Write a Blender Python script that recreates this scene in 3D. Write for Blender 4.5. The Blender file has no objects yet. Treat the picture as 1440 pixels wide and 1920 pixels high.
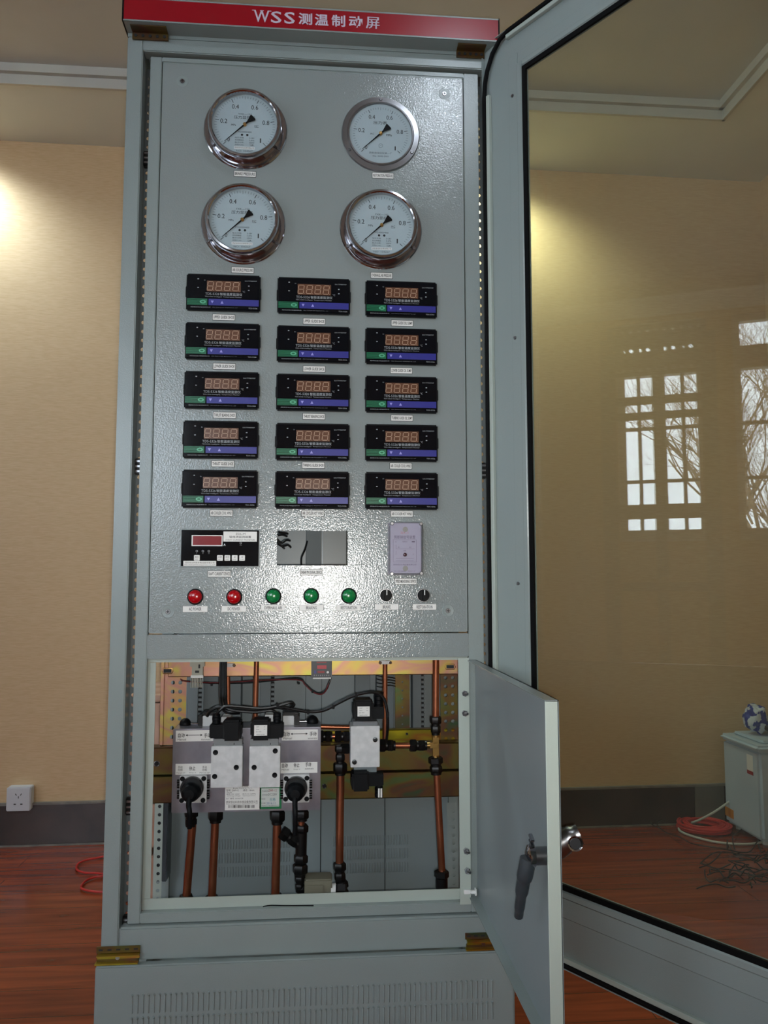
import bpy, bmesh, math, random
from mathutils import Vector, Matrix, Euler
from math import sin, cos, pi, radians
random.seed(7)
SC = bpy.context.scene
COL = SC.collection

# ------------------------------------------------------------------ camera
CAM = Vector((0.4233, -1.7173, 0.9866)); YAW, PITCH, ROLL, F = 0.0845, 0.0872, 0.0, 1496.1
fw = Vector((sin(YAW)*cos(PITCH), cos(YAW)*cos(PITCH), sin(PITCH)))
rt = Vector((cos(YAW), -sin(YAW), 0)); up = rt.cross(fw)
cd = bpy.data.cameras.new('camera'); cam = bpy.data.objects.new('camera', cd); COL.objects.link(cam)
cam.matrix_world = Matrix.Translation(CAM) @ Matrix((rt, up, -fw)).transposed().to_4x4()
cd.sensor_fit = 'VERTICAL'; cd.sensor_height = 24; cd.lens = F/1920*24; cd.clip_start = 0.02
SC.camera = cam
SC.view_settings.view_transform = 'Standard'; SC.view_settings.look = 'None'
SC.view_settings.gamma = 1; SC.view_settings.use_curve_mapping = False
SC.view_settings.exposure = 0.0
try:
    SC.cycles.use_denoising = True; SC.cycles.max_bounces = 9; SC.cycles.transparent_max_bounces = 16
    SC.cycles.diffuse_bounces = 5; SC.cycles.caustics_reflective = False; SC.cycles.caustics_refractive = False
    SC.cycles.sample_clamp_indirect = 4
except Exception: pass

# ------------------------------------------------------------------ sky and lights
SKY = 12.4
w = bpy.data.worlds.new('world'); SC.world = w; w.use_nodes = True
bg = w.node_tree.nodes['Background']; bg.inputs[0].default_value = (0.78, 0.88, 1.0, 1); bg.inputs[1].default_value = SKY
def light(name, typ, loc, energy, color=(1, 1, 1), rot=(0, 0, 0), **k):
    l = bpy.data.lights.new(name, typ); l.energy = energy; l.color = color
    for a, b in k.items(): setattr(l, a, b)
    o = bpy.data.objects.new(name, l); COL.objects.link(o); o.location = loc; o.rotation_euler = rot
    return o
LEFTX, RIGHTX, FRONTY = -3.0, 2.38, -4.6
ZS, ZT = 2.76, 2.825                     # soffit and raised ceiling
def wally(x): return 1.495 + 0.02*x     # rear wall line
# windows: (wall, a0, a1)   left-wall windows along y, front-wall windows along x
WIN = [('L', -0.66, -0.10), ('L', -1.95, -0.83), ('L', -3.9, -2.5), ('F', -2.5, -0.7)]  # last two are unseen, added to let in more daylight
for k, (side, a, b) in enumerate(WIN):
    p = light('window_portal', 'AREA', (0, 0, 0), 1, shape='RECTANGLE', size=b-a, size_y=1.47)
    p.data.cycles.is_portal = True
    if side == 'L': p.location = (LEFTX-0.02, (a+b)/2, 2.01); p.rotation_euler = (pi/2, 0, -pi/2)
    else: p.location = ((a+b)/2, FRONTY-0.02, 2.01); p.rotation_euler = (pi/2, 0, pi)
# flash of the phone taking the picture
fl_ = light('camera_flash', 'SPOT', CAM + rt*0.012 - up*0.012 - fw*0.004, 48, (1.0, 0.98, 0.93), shadow_soft_size=0.006, spot_size=radians(89), spot_blend=1.0)
fl_.rotation_euler = cam.matrix_world.to_euler()
DOWN = [(-1.06, 1.29, 52, (0.80, 0.95, 1.0)), (1.17, 1.30, 40, (0.84, 1.0, 0.84)),
        (0.90, -1.10, 13, (0.78, 0.88, 1.0))]

# ------------------------------------------------------------------ helpers
def lin(c):
    c = c/255
    return c/12.92 if c <= .04045 else ((c+.055)/1.055)**2.4
def rgb(r, g, b): return (lin(r), lin(g), lin(b), 1)
def ray(px, py): return (px-720)/F*rt - (py-960)/F*up + fw
def at(px, py, y):
    d = ray(px, py); return CAM + d*((y-CAM.y)/d.y)
def sz(px, y): return px*(y-CAM.y)/F       # pixels to metres at depth y

def mat(name, col, rough=.5, metal=0, emit=None, noise=None, bump=None, spec=None, coat=0, alpha=None, aniso=0):
    m = bpy.data.materials.new(name); m.use_nodes = True
    N, L = m.node_tree.nodes, m.node_tree.links; b = N['Principled BSDF']
    c = col if len(col) == 4 else rgb(*col)
    b.inputs['Base Color'].default_value = c
    b.inputs['Roughness'].default_value = rough; b.inputs['Metallic'].default_value = metal
    b.inputs['Coat Weight'].default_value = coat
    if spec is not None: b.inputs['Specular IOR Level'].default_value = spec
    if emit: b.inputs['Emission Color'].default_value = emit[0]; b.inputs['Emission Strength'].default_value = emit[1]
    tc = N.new('ShaderNodeTexCoord')
    if noise:   # (scale, colour2, contrast lo, hi)
        t = N.new('ShaderNodeTexNoise'); t.inputs['Scale'].default_value = noise[0]; t.inputs['Detail'].default_value = 4
        L.new(tc.outputs['Object'], t.inputs['Vector'])
        r = N.new('ShaderNodeValToRGB'); r.color_ramp.elements[0].position = noise[2]; r.color_ramp.elements[1].position = noise[3]
        r.color_ramp.elements[0].color = c; r.color_ramp.elements[1].color = noise[1] if len(noise[1]) == 4 else rgb(*noise[1])
        L.new(t.outputs[0], r.inputs[0]); L.new(r.outputs[0], b.inputs['Base Color'])
    if bump:    # (scale, strength, distance)
        t = N.new('ShaderNodeTexNoise'); t.inputs['Scale'].default_value = bump[0]; t.inputs['Detail'].default_value = 2
        L.new(tc.outputs['Object'], t.inputs['Vector'])
        u = N.new('ShaderNodeBump'); u.inputs['Strength'].default_value = bump[1]; u.inputs['Distance'].default_value = bump[2]
        L.new(t.outputs[0], u.inputs['Height']); L.new(u.outputs[0], b.inputs['Normal'])
    return m

def glass_mat(name, tint, dust=0.0, f0=.04):
    m = bpy.data.materials.new(name); m.use_nodes = True
    N, L = m.node_tree.nodes, m.node_tree.links; N.clear()
    out = N.new('ShaderNodeOutputMaterial'); tr = N.new('ShaderNodeBsdfTransparent'); tr.inputs[0].default_value = tint
    gl = N.new('ShaderNodeBsdfGlossy'); gl.inputs['Roughness'].default_value = 0.0
    g = N.new('ShaderNodeNewGeometry'); d = N.new('ShaderNodeVectorMath'); d.operation = 'DOT_PRODUCT'
    L.new(g.outputs['Normal'], d.inputs[0]); L.new(g.outputs['Incoming'], d.inputs[1])
    def M(op, a, b=None):
        n = N.new('ShaderNodeMath'); n.operation = op
        for i, v in enumerate((a, b)):
            if v is None: continue
            if isinstance(v, (int, float)): n.inputs[i].default_value = v
            else: L.new(v, n.inputs[i])
        return n.outputs[0]
    c = M('ABSOLUTE', d.outputs['Value']); f = M('POWER', M('SUBTRACT', 1.0, c), 5.0); f = M('ADD', M('MULTIPLY', f, 1-f0), f0)
    mx = N.new('ShaderNodeMixShader'); L.new(f, mx.inputs[0]); L.new(tr.outputs[0], mx.inputs[1]); L.new(gl.outputs[0], mx.inputs[2])
    res = mx.outputs[0]
    if dust:
        df = N.new('ShaderNodeBsdfDiffuse'); df.inputs[0].default_value = (.6, .6, .55, 1)
        tc = N.new('ShaderNodeTexCoord'); t = N.new('ShaderNodeTexNoise'); t.inputs['Scale'].default_value = 2.5; t.inputs['Detail'].default_value = 6
        L.new(tc.outputs['Object'], t.inputs['Vector'])
        m2 = N.new('ShaderNodeMixShader'); L.new(M('MULTIPLY', t.outputs[0], dust), m2.inputs[0]); L.new(res, m2.inputs[1]); L.new(df.outputs[0], m2.inputs[2]); res = m2.outputs[0]
    L.new(res, out.inputs[0]); return m

PAINT = mat('grey_powder_coat', (138, 150, 149), .26, bump=(450, .5, .0005), noise=(2, (132, 144, 145), .35, .7), spec=.6)
PAINT2 = mat('grey_powder_coat_rough', (134, 144, 145), .15, bump=(330, .75, .0006), spec=.75)
SMOOTHP = mat('smooth_grey_paint', (128, 139, 142), .33, bump=(60, .05, .001))
LIPP = mat('pale_grey_paint', (166, 178, 171), .4, bump=(900, .2, .0004))
BLACK = mat('black_plastic', (9, 12, 15), .5, spec=.15)
BLACKM = mat('black_oxide_metal', (12, 12, 13), .38, metal=.3, bump=(200, .2, .0005))
RUBBER = mat('black_rubber', (6, 7, 8), .7, spec=.15)
REDSIGN = mat('red_sign_vinyl', (146, 3, 24), .28)
WHITE = mat('white_print', (222, 226, 226), .5)
PLATE = mat('plate_white', (226, 228, 226), .4)
INK = mat('ink_black', (30, 32, 36), .6)
INKG = mat('ink_grey', (80, 84, 90), .6)
CHROME = mat('chrome', (186, 186, 192), .10, metal=1)
STEEL = mat('steel', (150, 150, 152), .28, metal=1)
DARKST = mat('dark_steel', (70, 75, 78), .3, metal=1)
DIAL = mat('dial_white', (166, 184, 192), .5)
GLS = glass_mat('gauge_glass', (.97, .98, .98, 1))
DOORGL = glass_mat('door_glass', (.90, .92, .85, 1), dust=.05, f0=.05)
WINGL = glass_mat('window_glass', (.97, .98, .98, 1))
BRASS = mat('brass', (196, 158, 96), .3, metal=1)
ALU = mat('satin_aluminium', (190, 194, 196), .55, metal=.25, noise=(60, (205, 208, 210), .4, .7))
ALUG = mat('brushed_aluminium', (128, 130, 142), .3, metal=.75, noise=(12, (168, 170, 180), .3, .75))
COPPER = mat('copper', (178, 112, 82), .33, metal=.9, noise=(9, (138, 82, 60), .4, .75))
ZINC = bpy.data.materials.new('yellow_zinc'); ZINC.use_nodes = True
def _zinc(m, stops, rough):
    N, L = m.node_tree.nodes, m.node_tree.links; b = N['Principled BSDF']; b.inputs['Metallic'].default_value = .75; b.inputs['Roughness'].default_value = rough
    tc = N.new('ShaderNodeTexCoord'); mp = N.new('ShaderNodeMapping'); mp.inputs['Scale'].default_value = (5, 5, 9)
    t = N.new('ShaderNodeTexNoise'); t.inputs['Scale'].default_value = 1.6; t.inputs['Detail'].default_value = 2; t.inputs['Distortion'].default_value = 1.2
    L.new(tc.outputs['Object'], mp.inputs[0]); L.new(mp.outputs[0], t.inputs['Vector'])
    r = N.new('ShaderNodeValToRGB'); e = r.color_ramp.elements
    e[0].position = .3; e[0].color = rgb(*stops[0]); e[1].position = .72; e[1].color = rgb(*stops[-1])
    for i, s in enumerate(stops[1:-1]):
        n = e.new(.3+.42*(i+1)/(len(stops)-1)); n.color = rgb(*s)
    L.new(t.outputs[0], r.inputs[0]); L.new(r.outputs[0], b.inputs['Base Color'])
_zinc(ZINC, [(176, 178, 84), (190, 160, 92), (186, 136, 122), (190, 174, 92)], .42)
ZINCD = bpy.data.materials.new('olive_zinc'); ZINCD.use_nodes = True
_zinc(ZINCD, [(84, 100, 60), (104, 88, 44), (98, 68, 52), (64, 84, 60)], .42)
ZINCB = bpy.data.materials.new('bright_zinc'); ZINCB.use_nodes = True
_zinc(ZINCB, [(190, 176, 40), (150, 140, 40), (170, 110, 50), (190, 180, 50)], .3)
DUCT = mat('grey_duct_plastic', (104, 114, 118), .5)

# ------------------------------------------------------------------ mesh builder
_tc = {}
def text_geo(s, bold=0):
    key = (s, bold)
    if key in _tc: return _tc[key]
    c = bpy.data.curves.new('t', 'FONT'); c.body = s; c.size = 1; c.resolution_u = 2; c.offset = bold
    o = bpy.data.objects.new('t', c); COL.objects.link(o)
    dg = bpy.context.evaluated_depsgraph_get(); dg.update()
    me = bpy.data.meshes.new_from_object(o.evaluated_get(dg))
    vs = [v.co.copy() for v in me.vertices]; fs = [tuple(p.vertices) for p in me.polygons]
    bpy.data.objects.remove(o); bpy.data.curves.remove(c); bpy.data.meshes.remove(me)
    _tc[key] = (vs, fs); return _tc[key]

class MB:
    def __init__(s): s.bm = bmesh.new(); s.mats = []
    def mi(s, m):
        if m not in s.mats: s.mats.append(m)
        return s.mats.index(m)
    def _set(s, fs, m, sm=False):
        i = s.mi(m)
        for f in fs: f.material_index = i; f.smooth = sm
    def geo(s, vs, fs, m, sm=False):
        v = [s.bm.verts.new(p) for p in vs]; out = []
        for f in fs:
            try: out.append(s.bm.faces.new([v[i] for i in f]))
            except ValueError: pass
        s._set(out, m, sm); return s
    def box(s, x0, x1, y0, y1, z0, z1, m, bev=0, seg=2):
        if x0 > x1: x0, x1 = x1, x0
        if y0 > y1: y0, y1 = y1, y0
        if z0 > z1: z0, z1 = z1, z0
        b = bmesh.new()
        v = [b.verts.new((x, y, z)) for x in (x0, x1) for y in (y0, y1) for z in (z0, z1)]
        for f in ((0, 1, 3, 2), (4, 6, 7, 5), (0, 4, 5, 1), (2, 3, 7, 6), (0, 2, 6, 4), (1, 5, 7, 3)): b.faces.new([v[i] for i in f])
        if bev: bmesh.ops.bevel(b, geom=b.edges[:], offset=min(bev, .49*min(x1-x0, y1-y0, z1-z0)), segments=seg, affect='EDGES', clamp_overlap=True)
        s._merge(b, m, bool(bev)); return s
    def _merge(s, b, m, sm=False, M=None):
        b.verts.index_update(); vs = [(M @ v.co if M else v.co.copy()) for v in b.verts]
        fs = [[v.index for v in f.verts] for f in b.faces]; b.free(); s.geo(vs, fs, m, sm)
    def obox(s, c, size, R, m, bev=0):   # oriented box
        b = bmesh.new(); bmesh.ops.create_cube(b, size=1)
        for v in b.verts: v.co = Vector((v.co.x*size[0], v.co.y*size[1], v.co.z*size[2]))
        if bev: bmesh.ops.bevel(b, geom=b.edges[:], offset=bev, segments=2, affect='EDGES')
        s._merge(b, m, bool(bev), Matrix.Translation(c) @ R.to_4x4()); return s
    def lathe(s, prof, m, c=(0, 0, 0), axis=(0, -1, 0), seg=48, sm=True):
        a = Vector(axis).normalized(); u = a.orthogonal().normalized(); v = a.cross(u); c = Vector(c)
        rings = []
        for r, h in prof:
            if r < 1e-6: rings.append([s.bm.verts.new(c+a*h)])
            else: rings.append([s.bm.verts.new(c+a*h+(u*cos(2*pi*k/seg)+v*sin(2*pi*k/seg))*r) for k in range(seg)])
        fs = []
        for A, B in zip(rings, rings[1:]):
            for k in range(seg):
                q = [A[k % len(A)], A[(k+1) % len(A)], B[(k+1) % len(B)], B[k % len(B)]]
                q2 = []
                for x in q:
                    if x not in q2: q2.append(x)
                if len(q2) > 2: fs.append(s.bm.faces.new(q2))
        s._set(fs, m, sm); return s
    def cyl(s, p0, p1, r, m, seg=20, r1=None, cap=True):
        p0, p1 = Vector(p0), Vector(p1); d = p1-p0; L = d.length; r1 = r if r1 is None else r1
        pr = ([(0, 0)] if cap else [])+[(r, 0), (r1, L)]+([(0, L)] if cap else [])
        return s.lathe(pr, m, p0, d, seg)
    def hexnut(s, p0, p1, r, m): return s.lathe([(0, 0), (r*.85, 0), (r, (Vector(p1)-Vector(p0)).length*.15), (r, (Vector(p1)-Vector(p0)).length*.85), (r*.85, (Vector(p1)-Vector(p0)).length), (0, (Vector(p1)-Vector(p0)).length)], m, p0, Vector(p1)-Vector(p0), 6, False)
    def tube(s, pts, r, m, seg=8, sub=6, closed=False):
        P = [Vector(p) for p in pts]
        if sub > 1 and len(P) > 2:   # catmull-rom
            Q = []; n = len(P)
            for i in range(n-1):
                a, b, c, d = P[max(i-1, 0)], P[i], P[i+1], P[min(i+2, n-1)]
                for k in range(sub):
                    t = k/sub
                    Q.append(.5*((2*b)+(c-a)*t+(2*a-5*b+4*c-d)*t*t+(3*b-a-3*c+d)*t**3))
            Q.append(P[-1]); P = Q
        rings = []; prev = None
        for i, p in enumerate(P):
            t = (P[min(i+1, len(P)-1)]-P[max(i-1, 0)])
            if t.length < 1e-9: t = Vector((0, 0, 1))
            t.normalize()
            u = t.orthogonal().normalized() if prev is None else (prev-t*prev.dot(t)).normalized()
            prev = u; v = t.cross(u)
            rr = r[i*len(r)//len(P)] if isinstance(r, list) else r
            rings.append([s.bm.verts.new(p+(u*cos(2*pi*k/seg)+v*sin(2*pi*k/seg))*rr) for k in range(seg)])
        fs = []
        for A, B in zip(rings, rings[1:]):
            for k in range(seg): fs.append(s.bm.faces.new([A[k], A[(k+1) % seg], B[(k+1) % seg], B[k]]))
        fs.append(s.bm.faces.new(rings[0][::-1])); fs.append(s.bm.faces.new(rings[-1]))
        s._set(fs, m, True); return s
    def prism(s, poly, y0, y1, m, sm=False):     # polygon in xz extruded along y
        n = len(poly); vs = [(x, y0, z) for x, z in poly]+[(x, y1, z) for x, z in poly]
        fs = [list(range(n)), list(range(2*n-1, n-1, -1))]+[[i, i+n, (i+1) % n+n, (i+1) % n] for i in range(n)]
        return s.geo(vs, fs, m, sm)
    def prof(s, poly, a0, a1, m, ax='z'):        # polygon in xy extruded along z  (or yz along x)
        n = len(poly)
        mk = (lambda q, a: (q[0], q[1], a)) if ax == 'z' else (lambda q, a: (a, q[0], q[1]))
        vs = [mk(q, a0) for q in poly]+[mk(q, a1) for q in poly]
        fs = [list(range(n))[::-1], list(range(n, 2*n))]+[[i, (i+1) % n, (i+1) % n+n, i+n] for i in range(n)]
        return s.geo(vs, fs, m)
    def sheet(s, u, v, z0, z1, th, m, holes, r, ax='y', seg=12):
        # perforated sheet: spans u0..u1 (x if ax=='y', else y), at v, thickness th, holes at z list in columns
        u0, u1, cols = u
        b = bmesh.new()
        us = [u0]; mids = [(cols[i]+cols[i+1])/2 for i in range(len(cols)-1)]; us = [u0]+mids+[u1]
        zm = [z0]+[(holes[i]+holes[i+1])/2 for i in range(len(holes)-1)]+[z1]
        def P(a, z, d): return (a, v+d, z) if ax == 'y' else (v+d, a, z)
        vs, fs = [], []
        for ci, c in enumerate(cols):
            for hi, h in enumerate(holes):
                a0, a1, b0, b1 = us[ci], us[ci+1], zm[hi], zm[hi+1]
                sq = []
                for k in range(seg):
                    t = 2*pi*(k+.5)/seg; dx, dz = cos(t), sin(t)
                    f = min(((a1-c) if dx > 0 else (c-a0))/abs(dx), ((b1-h) if dz > 0 else (h-b0))/abs(dz))
                    sq.append((c+dx*f, h+dz*f, c+dx*r, h+dz*r))
                base = len(vs)
                for q in sq: vs += [P(q[0], q[1], 0), P(q[2], q[3], 0), P(q[2], q[3], th), P(q[0], q[1], th)]
                for k in range(seg):
                    A, B = base+4*k, base+4*((k+1) % seg)
                    fs += [(A, B, B+1, A+1), (A+1, B+1, B+2, A+2), (A+2, B+2, B+3, A+3)]
                cn = [(a0, b0), (a1, b0), (a1, b1), (a0, b1)]
                for (ca, cz) in cn:      # fill cell corners
                    ang = math.atan2(cz-h, ca-c) % (2*pi); k = int((ang/(2*pi))*seg-.5) % seg
                    b2 = len(vs); vs += [P(ca, cz, 0), P(ca, cz, th)]
                    A, B = base+4*k, base+4*((k+1) % seg)
                    fs += [(A, b2, B), (A+3, B+3, b2+1)]
        b.free(); return s.geo(vs, fs, m)
    def text(s, txt, x, y, z, h, m, width=None, bold=0, align='c', ch=None, ax='y'):
        """letters of height h (capital) centred at x,z on plane y facing -y"""
        vs, fs = text_geo(txt, bold)
        if not vs: return s
        x0, x1 = min(v.x for v in vs), max(v.x for v in vs); y0, y1 = min(v.y for v in vs), max(v.y for v in vs)
        k = h/(y1-y0); kx = (width/(x1-x0)) if width else k
        ox = (x0+x1)/2 if align == 'c' else x0
        out = []
        for v in vs:
            a, b = (v.x-ox)*kx, (v.y-(y0+y1)/2)*k
            out.append((x+a, y, z+b) if ax == 'y' else ((y, x-a, z+b) if ax == 'x' else (x+a, y+b, z)))
        return s.geo(out, fs, m)
    def build(s, name, parent=None, loc=(0, 0, 0), rot=(0, 0, 0), world=False, angle=40):
        bmesh.ops.recalc_face_normals(s.bm, faces=s.bm.faces[:])
        me = bpy.data.meshes.new(name); loc = Vector(loc)
        if world:
            o0 = Vector(world_loc(parent)) if parent else loc
            for v in s.bm.verts: v.co -= o0
        s.bm.to_mesh(me); s.bm.free()
        for m in s.mats: me.materials.append(m)
        if any(p.use_smooth for p in me.polygons):
            try: me.set_sharp_from_angle(angle=radians(angle))
            except Exception: pass
        o = bpy.data.objects.new(name, me); COL.objects.link(o)
        if parent: o.parent = parent
        o.location = (0, 0, 0) if (world and parent) else loc
        o.rotation_euler = rot
        return o
def world_loc(o):
    v = Vector(o.location); p = o.parent
    while p: v = v+Vector(p.location); p = p.parent
    return v
def empty(name, loc, label, cat, group=None, rz=0):
    o = bpy.data.objects.new(name, None); COL.objects.link(o); o.location = loc; o.rotation_euler.z = rz; o.empty_display_size = .05
    return tag(o, label, cat, group)
def tag(o, label, cat, group=None, kind=None):
    o['label'] = label; o['category'] = cat
    if group: o['group'] = group
    if kind: o['kind'] = kind
    return o
def struct(mb, name, **k):
    o = mb.build(name, **k); o['kind'] = 'structure'; return o
def copy_tree(o, parent=None):
    c = o.copy(); COL.objects.link(c); c.parent = parent
    for ch in [x for x in o.children]: copy_tree(ch, c)
    return c

# ------------------------------------------------------------------ room
def wood_mat():
    m = bpy.data.materials.new('laminate_floor'); m.use_nodes = True
    N, L = m.node_tree.nodes, m.node_tree.links; b = N['Principled BSDF']
    b.inputs['Roughness'].default_value = .22
    tc = N.new('ShaderNodeTexCoord')
    br = N.new('ShaderNodeTexBrick'); br.inputs['Scale'].default_value = 1; br.inputs['Brick Width'].default_value = 1.2; br.inputs['Row Height'].default_value = .125
    br.inputs['Mortar Size'].default_value = .0012; br.inputs['Color1'].default_value = rgb(160, 74, 40); br.inputs['Color2'].default_value = rgb(140, 60, 34); br.inputs['Mortar'].default_value = rgb(80, 34, 20)
    L.new(tc.outputs['Object'], br.inputs['Vector'])
    mp = N.new('ShaderNodeMapping'); mp.inputs['Scale'].default_value = (1.6, 22, 1)
    t = N.new('ShaderNodeTexNoise'); t.inputs['Scale'].default_value = 1.5; t.inputs['Detail'].default_value = 6; t.inputs['Distortion'].default_value = .6
    L.new(tc.outputs['Object'], mp.inputs[0]); L.new(mp.outputs[0], t.inputs['Vector'])
    r = N.new('ShaderNodeValToRGB'); r.color_ramp.elements[0].position = .3; r.color_ramp.elements[0].color = (.42, .38, .38, 1); r.color_ramp.elements[1].position = .7; r.color_ramp.elements[1].color = (1, 1, 1, 1)
    L.new(t.outputs[0], r.inputs[0])
    mx = N.new('ShaderNodeMix'); mx.data_type = 'RGBA'; mx.blend_type = 'MULTIPLY'; mx.inputs[0].default_value = .9
    L.new(br.outputs[0], mx.inputs[6]); L.new(r.outputs[0], mx.inputs[7]); L.new(mx.outputs[2], b.inputs['Base Color'])
    return m
FLOOR = wood_mat()
def paper_mat():
    m = bpy.data.materials.new('woven_wallpaper'); m.use_nodes = True
    N, L = m.node_tree.nodes, m.node_tree.links; b = N['Principled BSDF']; b.inputs['Roughness'].default_value = .6
    tc = N.new('ShaderNodeTexCoord'); mp = N.new('ShaderNodeMapping'); mp.inputs['Scale'].default_value = (14, 14, 160)
    t = N.new('ShaderNodeTexNoise'); t.inputs['Scale'].default_value = 2.2; t.inputs['Detail'].default_value = 5
    L.new(tc.outputs['Object'], mp.inputs[0]); L.new(mp.outputs[0], t.inputs['Vector'])
    r = N.new('ShaderNodeValToRGB'); r.color_ramp.elements[0].position = .3; r.color_ramp.elements[0].color = rgb(196, 166, 126); r.color_ramp.elements[1].position = .7; r.color_ramp.elements[1].color = rgb(208, 180, 142)
    L.new(t.outputs[0], r.inputs[0]); L.new(r.outputs[0], b.inputs['Base Color'])
    u = N.new('ShaderNodeBump'); u.inputs['Strength'].default_value = .12; u.inputs['Distance'].default_value = .001
    L.new(t.outputs[0], u.inputs['Height']); L.new(u.outputs[0], b.inputs['Normal']); return m
PAPER = paper_mat()
CREAM = mat('cream_ceiling_paint', (222, 227, 222), .8, noise=(3, (216, 221, 216), .4, .6))
CEILM = mat('ceiling_paint', (204, 206, 202), .85, noise=(3, (198, 200, 196), .4, .6))
CORN = mat('cornice_white', (196, 196, 188), .6, noise=(5, (190, 190, 184), .4, .6))
TILE = mat('dark_stone_tile', (66, 50, 44), .25, noise=(7, (44, 36, 34), .35, .7))
CAULK = mat('grey_trim', (130, 126, 118), .5, noise=(20, (110, 108, 104), .4, .6))
WFR = mat('window_frame_white', (205, 208, 212), .4, noise=(5, (198, 202, 208), .4, .6))

mb = MB(); mb.box(-3.3, 2.7, -4.9, 1.9, -.1, 0, FLOOR); struct(mb, 'floor')
def slab_wall(name, p0, p1, out, th, z1, m, holes=()):
    """wall from p0 to p1 (xy) with rectangular holes (s0,s1,z0,z1); out = outward unit"""
    p0, p1 = Vector((*p0, 0)), Vector((*p1, 0)); d = p1-p0; Lh = d.length; d.normalize(); o = Vector((*out, 0))*th
    mb = MB()
    def blk(s0, s1, z0, z1):
        vs = []
        for k in (Vector(), o):
            for s_, z_ in ((s0, z0), (s1, z0), (s1, z1), (s0, z1)): vs.append(p0+d*s_+k+Vector((0, 0, z_)))
        mb.geo(vs, [(0, 1, 2, 3), (7, 6, 5, 4), (0, 4, 5, 1), (1, 5, 6, 2), (2, 6, 7, 3), (3, 7, 4, 0)], m)
    s = 0
    for (a, b, z0, zt) in sorted(holes):
        if a > s: blk(s, a, 0, z1)
        blk(a, b, 0, z0); blk(a, b, zt, z1); s = b
    blk(s, Lh, 0, z1)
    return struct(mb, name)
ZW0, ZW1 = 1.28, 2.745
slab_wall('wall_back', (LEFTX, wally(LEFTX)), (RIGHTX, wally(RIGHTX)), (0, 1), .2, 2.95, PAPER)
slab_wall('wall_right', (RIGHTX, FRONTY), (RIGHTX, 1.72), (1, 0), .2, 2.95, PAPER)
slab_wall('wall_left', (LEFTX, FRONTY), (LEFTX, 1.70), (-1, 0), .24, 2.95, PAPER, [(a-FRONTY, b-FRONTY, ZW0, ZW1) for s_, a, b in WIN if s_ == 'L'])
slab_wall('wall_front', (LEFTX-.24, FRONTY), (RIGHTX+.2, FRONTY), (0, -1), .24, 2.95, PAPER, [(a-LEFTX+.24, b-LEFTX+.24, ZW0, ZW1) for s_, a, b in WIN if s_ == 'F'])
# ceiling: raised centre with a lower soffit ring and a cornice
mb = MB(); mb.box(-3.3, 2.7, -4.9, 1.9, ZT, ZT+.1, CEILM)
struct(mb, 'ceiling')
SW = .40
mb = MB()
mb.prof([(LEFTX, 1.10), (RIGHTX, 1.10), (RIGHTX, wally(RIGHTX)), (LEFTX, wally(LEFTX))], ZS, ZT+.01, CREAM)
mb.box(LEFTX, RIGHTX, FRONTY, FRONTY+SW, ZS, ZT+.01, CREAM)
mb.box(LEFTX, LEFTX+SW, FRONTY+SW, 1.10, ZS, ZT+.01, CREAM); mb.box(RIGHTX-SW, RIGHTX, FRONTY+SW, 1.10, ZS, ZT+.01, CREAM)
struct(mb, 'trim_1')
mb = MB()   # cornice moulding on the inner lip of the soffit (stepped)
X0, X1, Y0, Y1 = LEFTX+SW, RIGHTX-SW, FRONTY+SW, 1.10
for (d0, d1, z0, z1) in ((0, .012, ZS-.003, ZS+.034), (0, .030, ZS+.034, ZT)):
    mb.box(X0-(-d0), X1-d0, Y1-d1, Y1-d0, z0, z1, CORN); mb.box(X0+d0, X1-d0, Y0+d0, Y0+d1, z0, z1, CORN)
    mb.box(X0+d0, X0+d1, Y0, Y1, z0, z1, CORN); mb.box(X1-d1, X1-d0, Y0, Y1, z0, z1, CORN)
struct(mb, 'trim_2')
# baseboards
def base(name, pts):
    mb = MB(); (ax, ay), (bx, by), (nx, ny) = pts; t = .014
    for z0, z1, tt, m in ((0, .150, t, TILE), (.150, .158, t+.003, CAULK), (0, .006, t+.006, CAULK)):
        mb.prof([(ax, ay), (bx, by), (bx+nx*tt, by+ny*tt), (ax+nx*tt, ay+ny*tt)], z0, z1, m)
    struct(mb, name)
base('baseboard_back', ((LEFTX, wally(LEFTX)), (RIGHTX, wally(RIGHTX)), (0, -1)))
base('baseboard_right', ((RIGHTX, FRONTY), (RIGHTX, wally(RIGHTX)), (-1, 0)))
base('baseboard_left', ((LEFTX, FRONTY), (LEFTX, wally(LEFTX)), (1, 0)))
base('baseboard_front', ((LEFTX, FRONTY), (RIGHTX, FRONTY), (0, 1)))
mb = MB(); xa, xb = 1.975, 2.10; mb.prof([(xa, wally(xa)-.017), (xb, wally(xb)-.017), (xb, wally(xb)-.012), (xa, wally(xa)-.012)], .008, .150, mat('pale_baseboard_patch', (112, 112, 104), .3, noise=(9, (98, 98, 92), .4, .6))); struct(mb, 'trim_3')  # thin paler piece over part of the back baseboard
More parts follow.
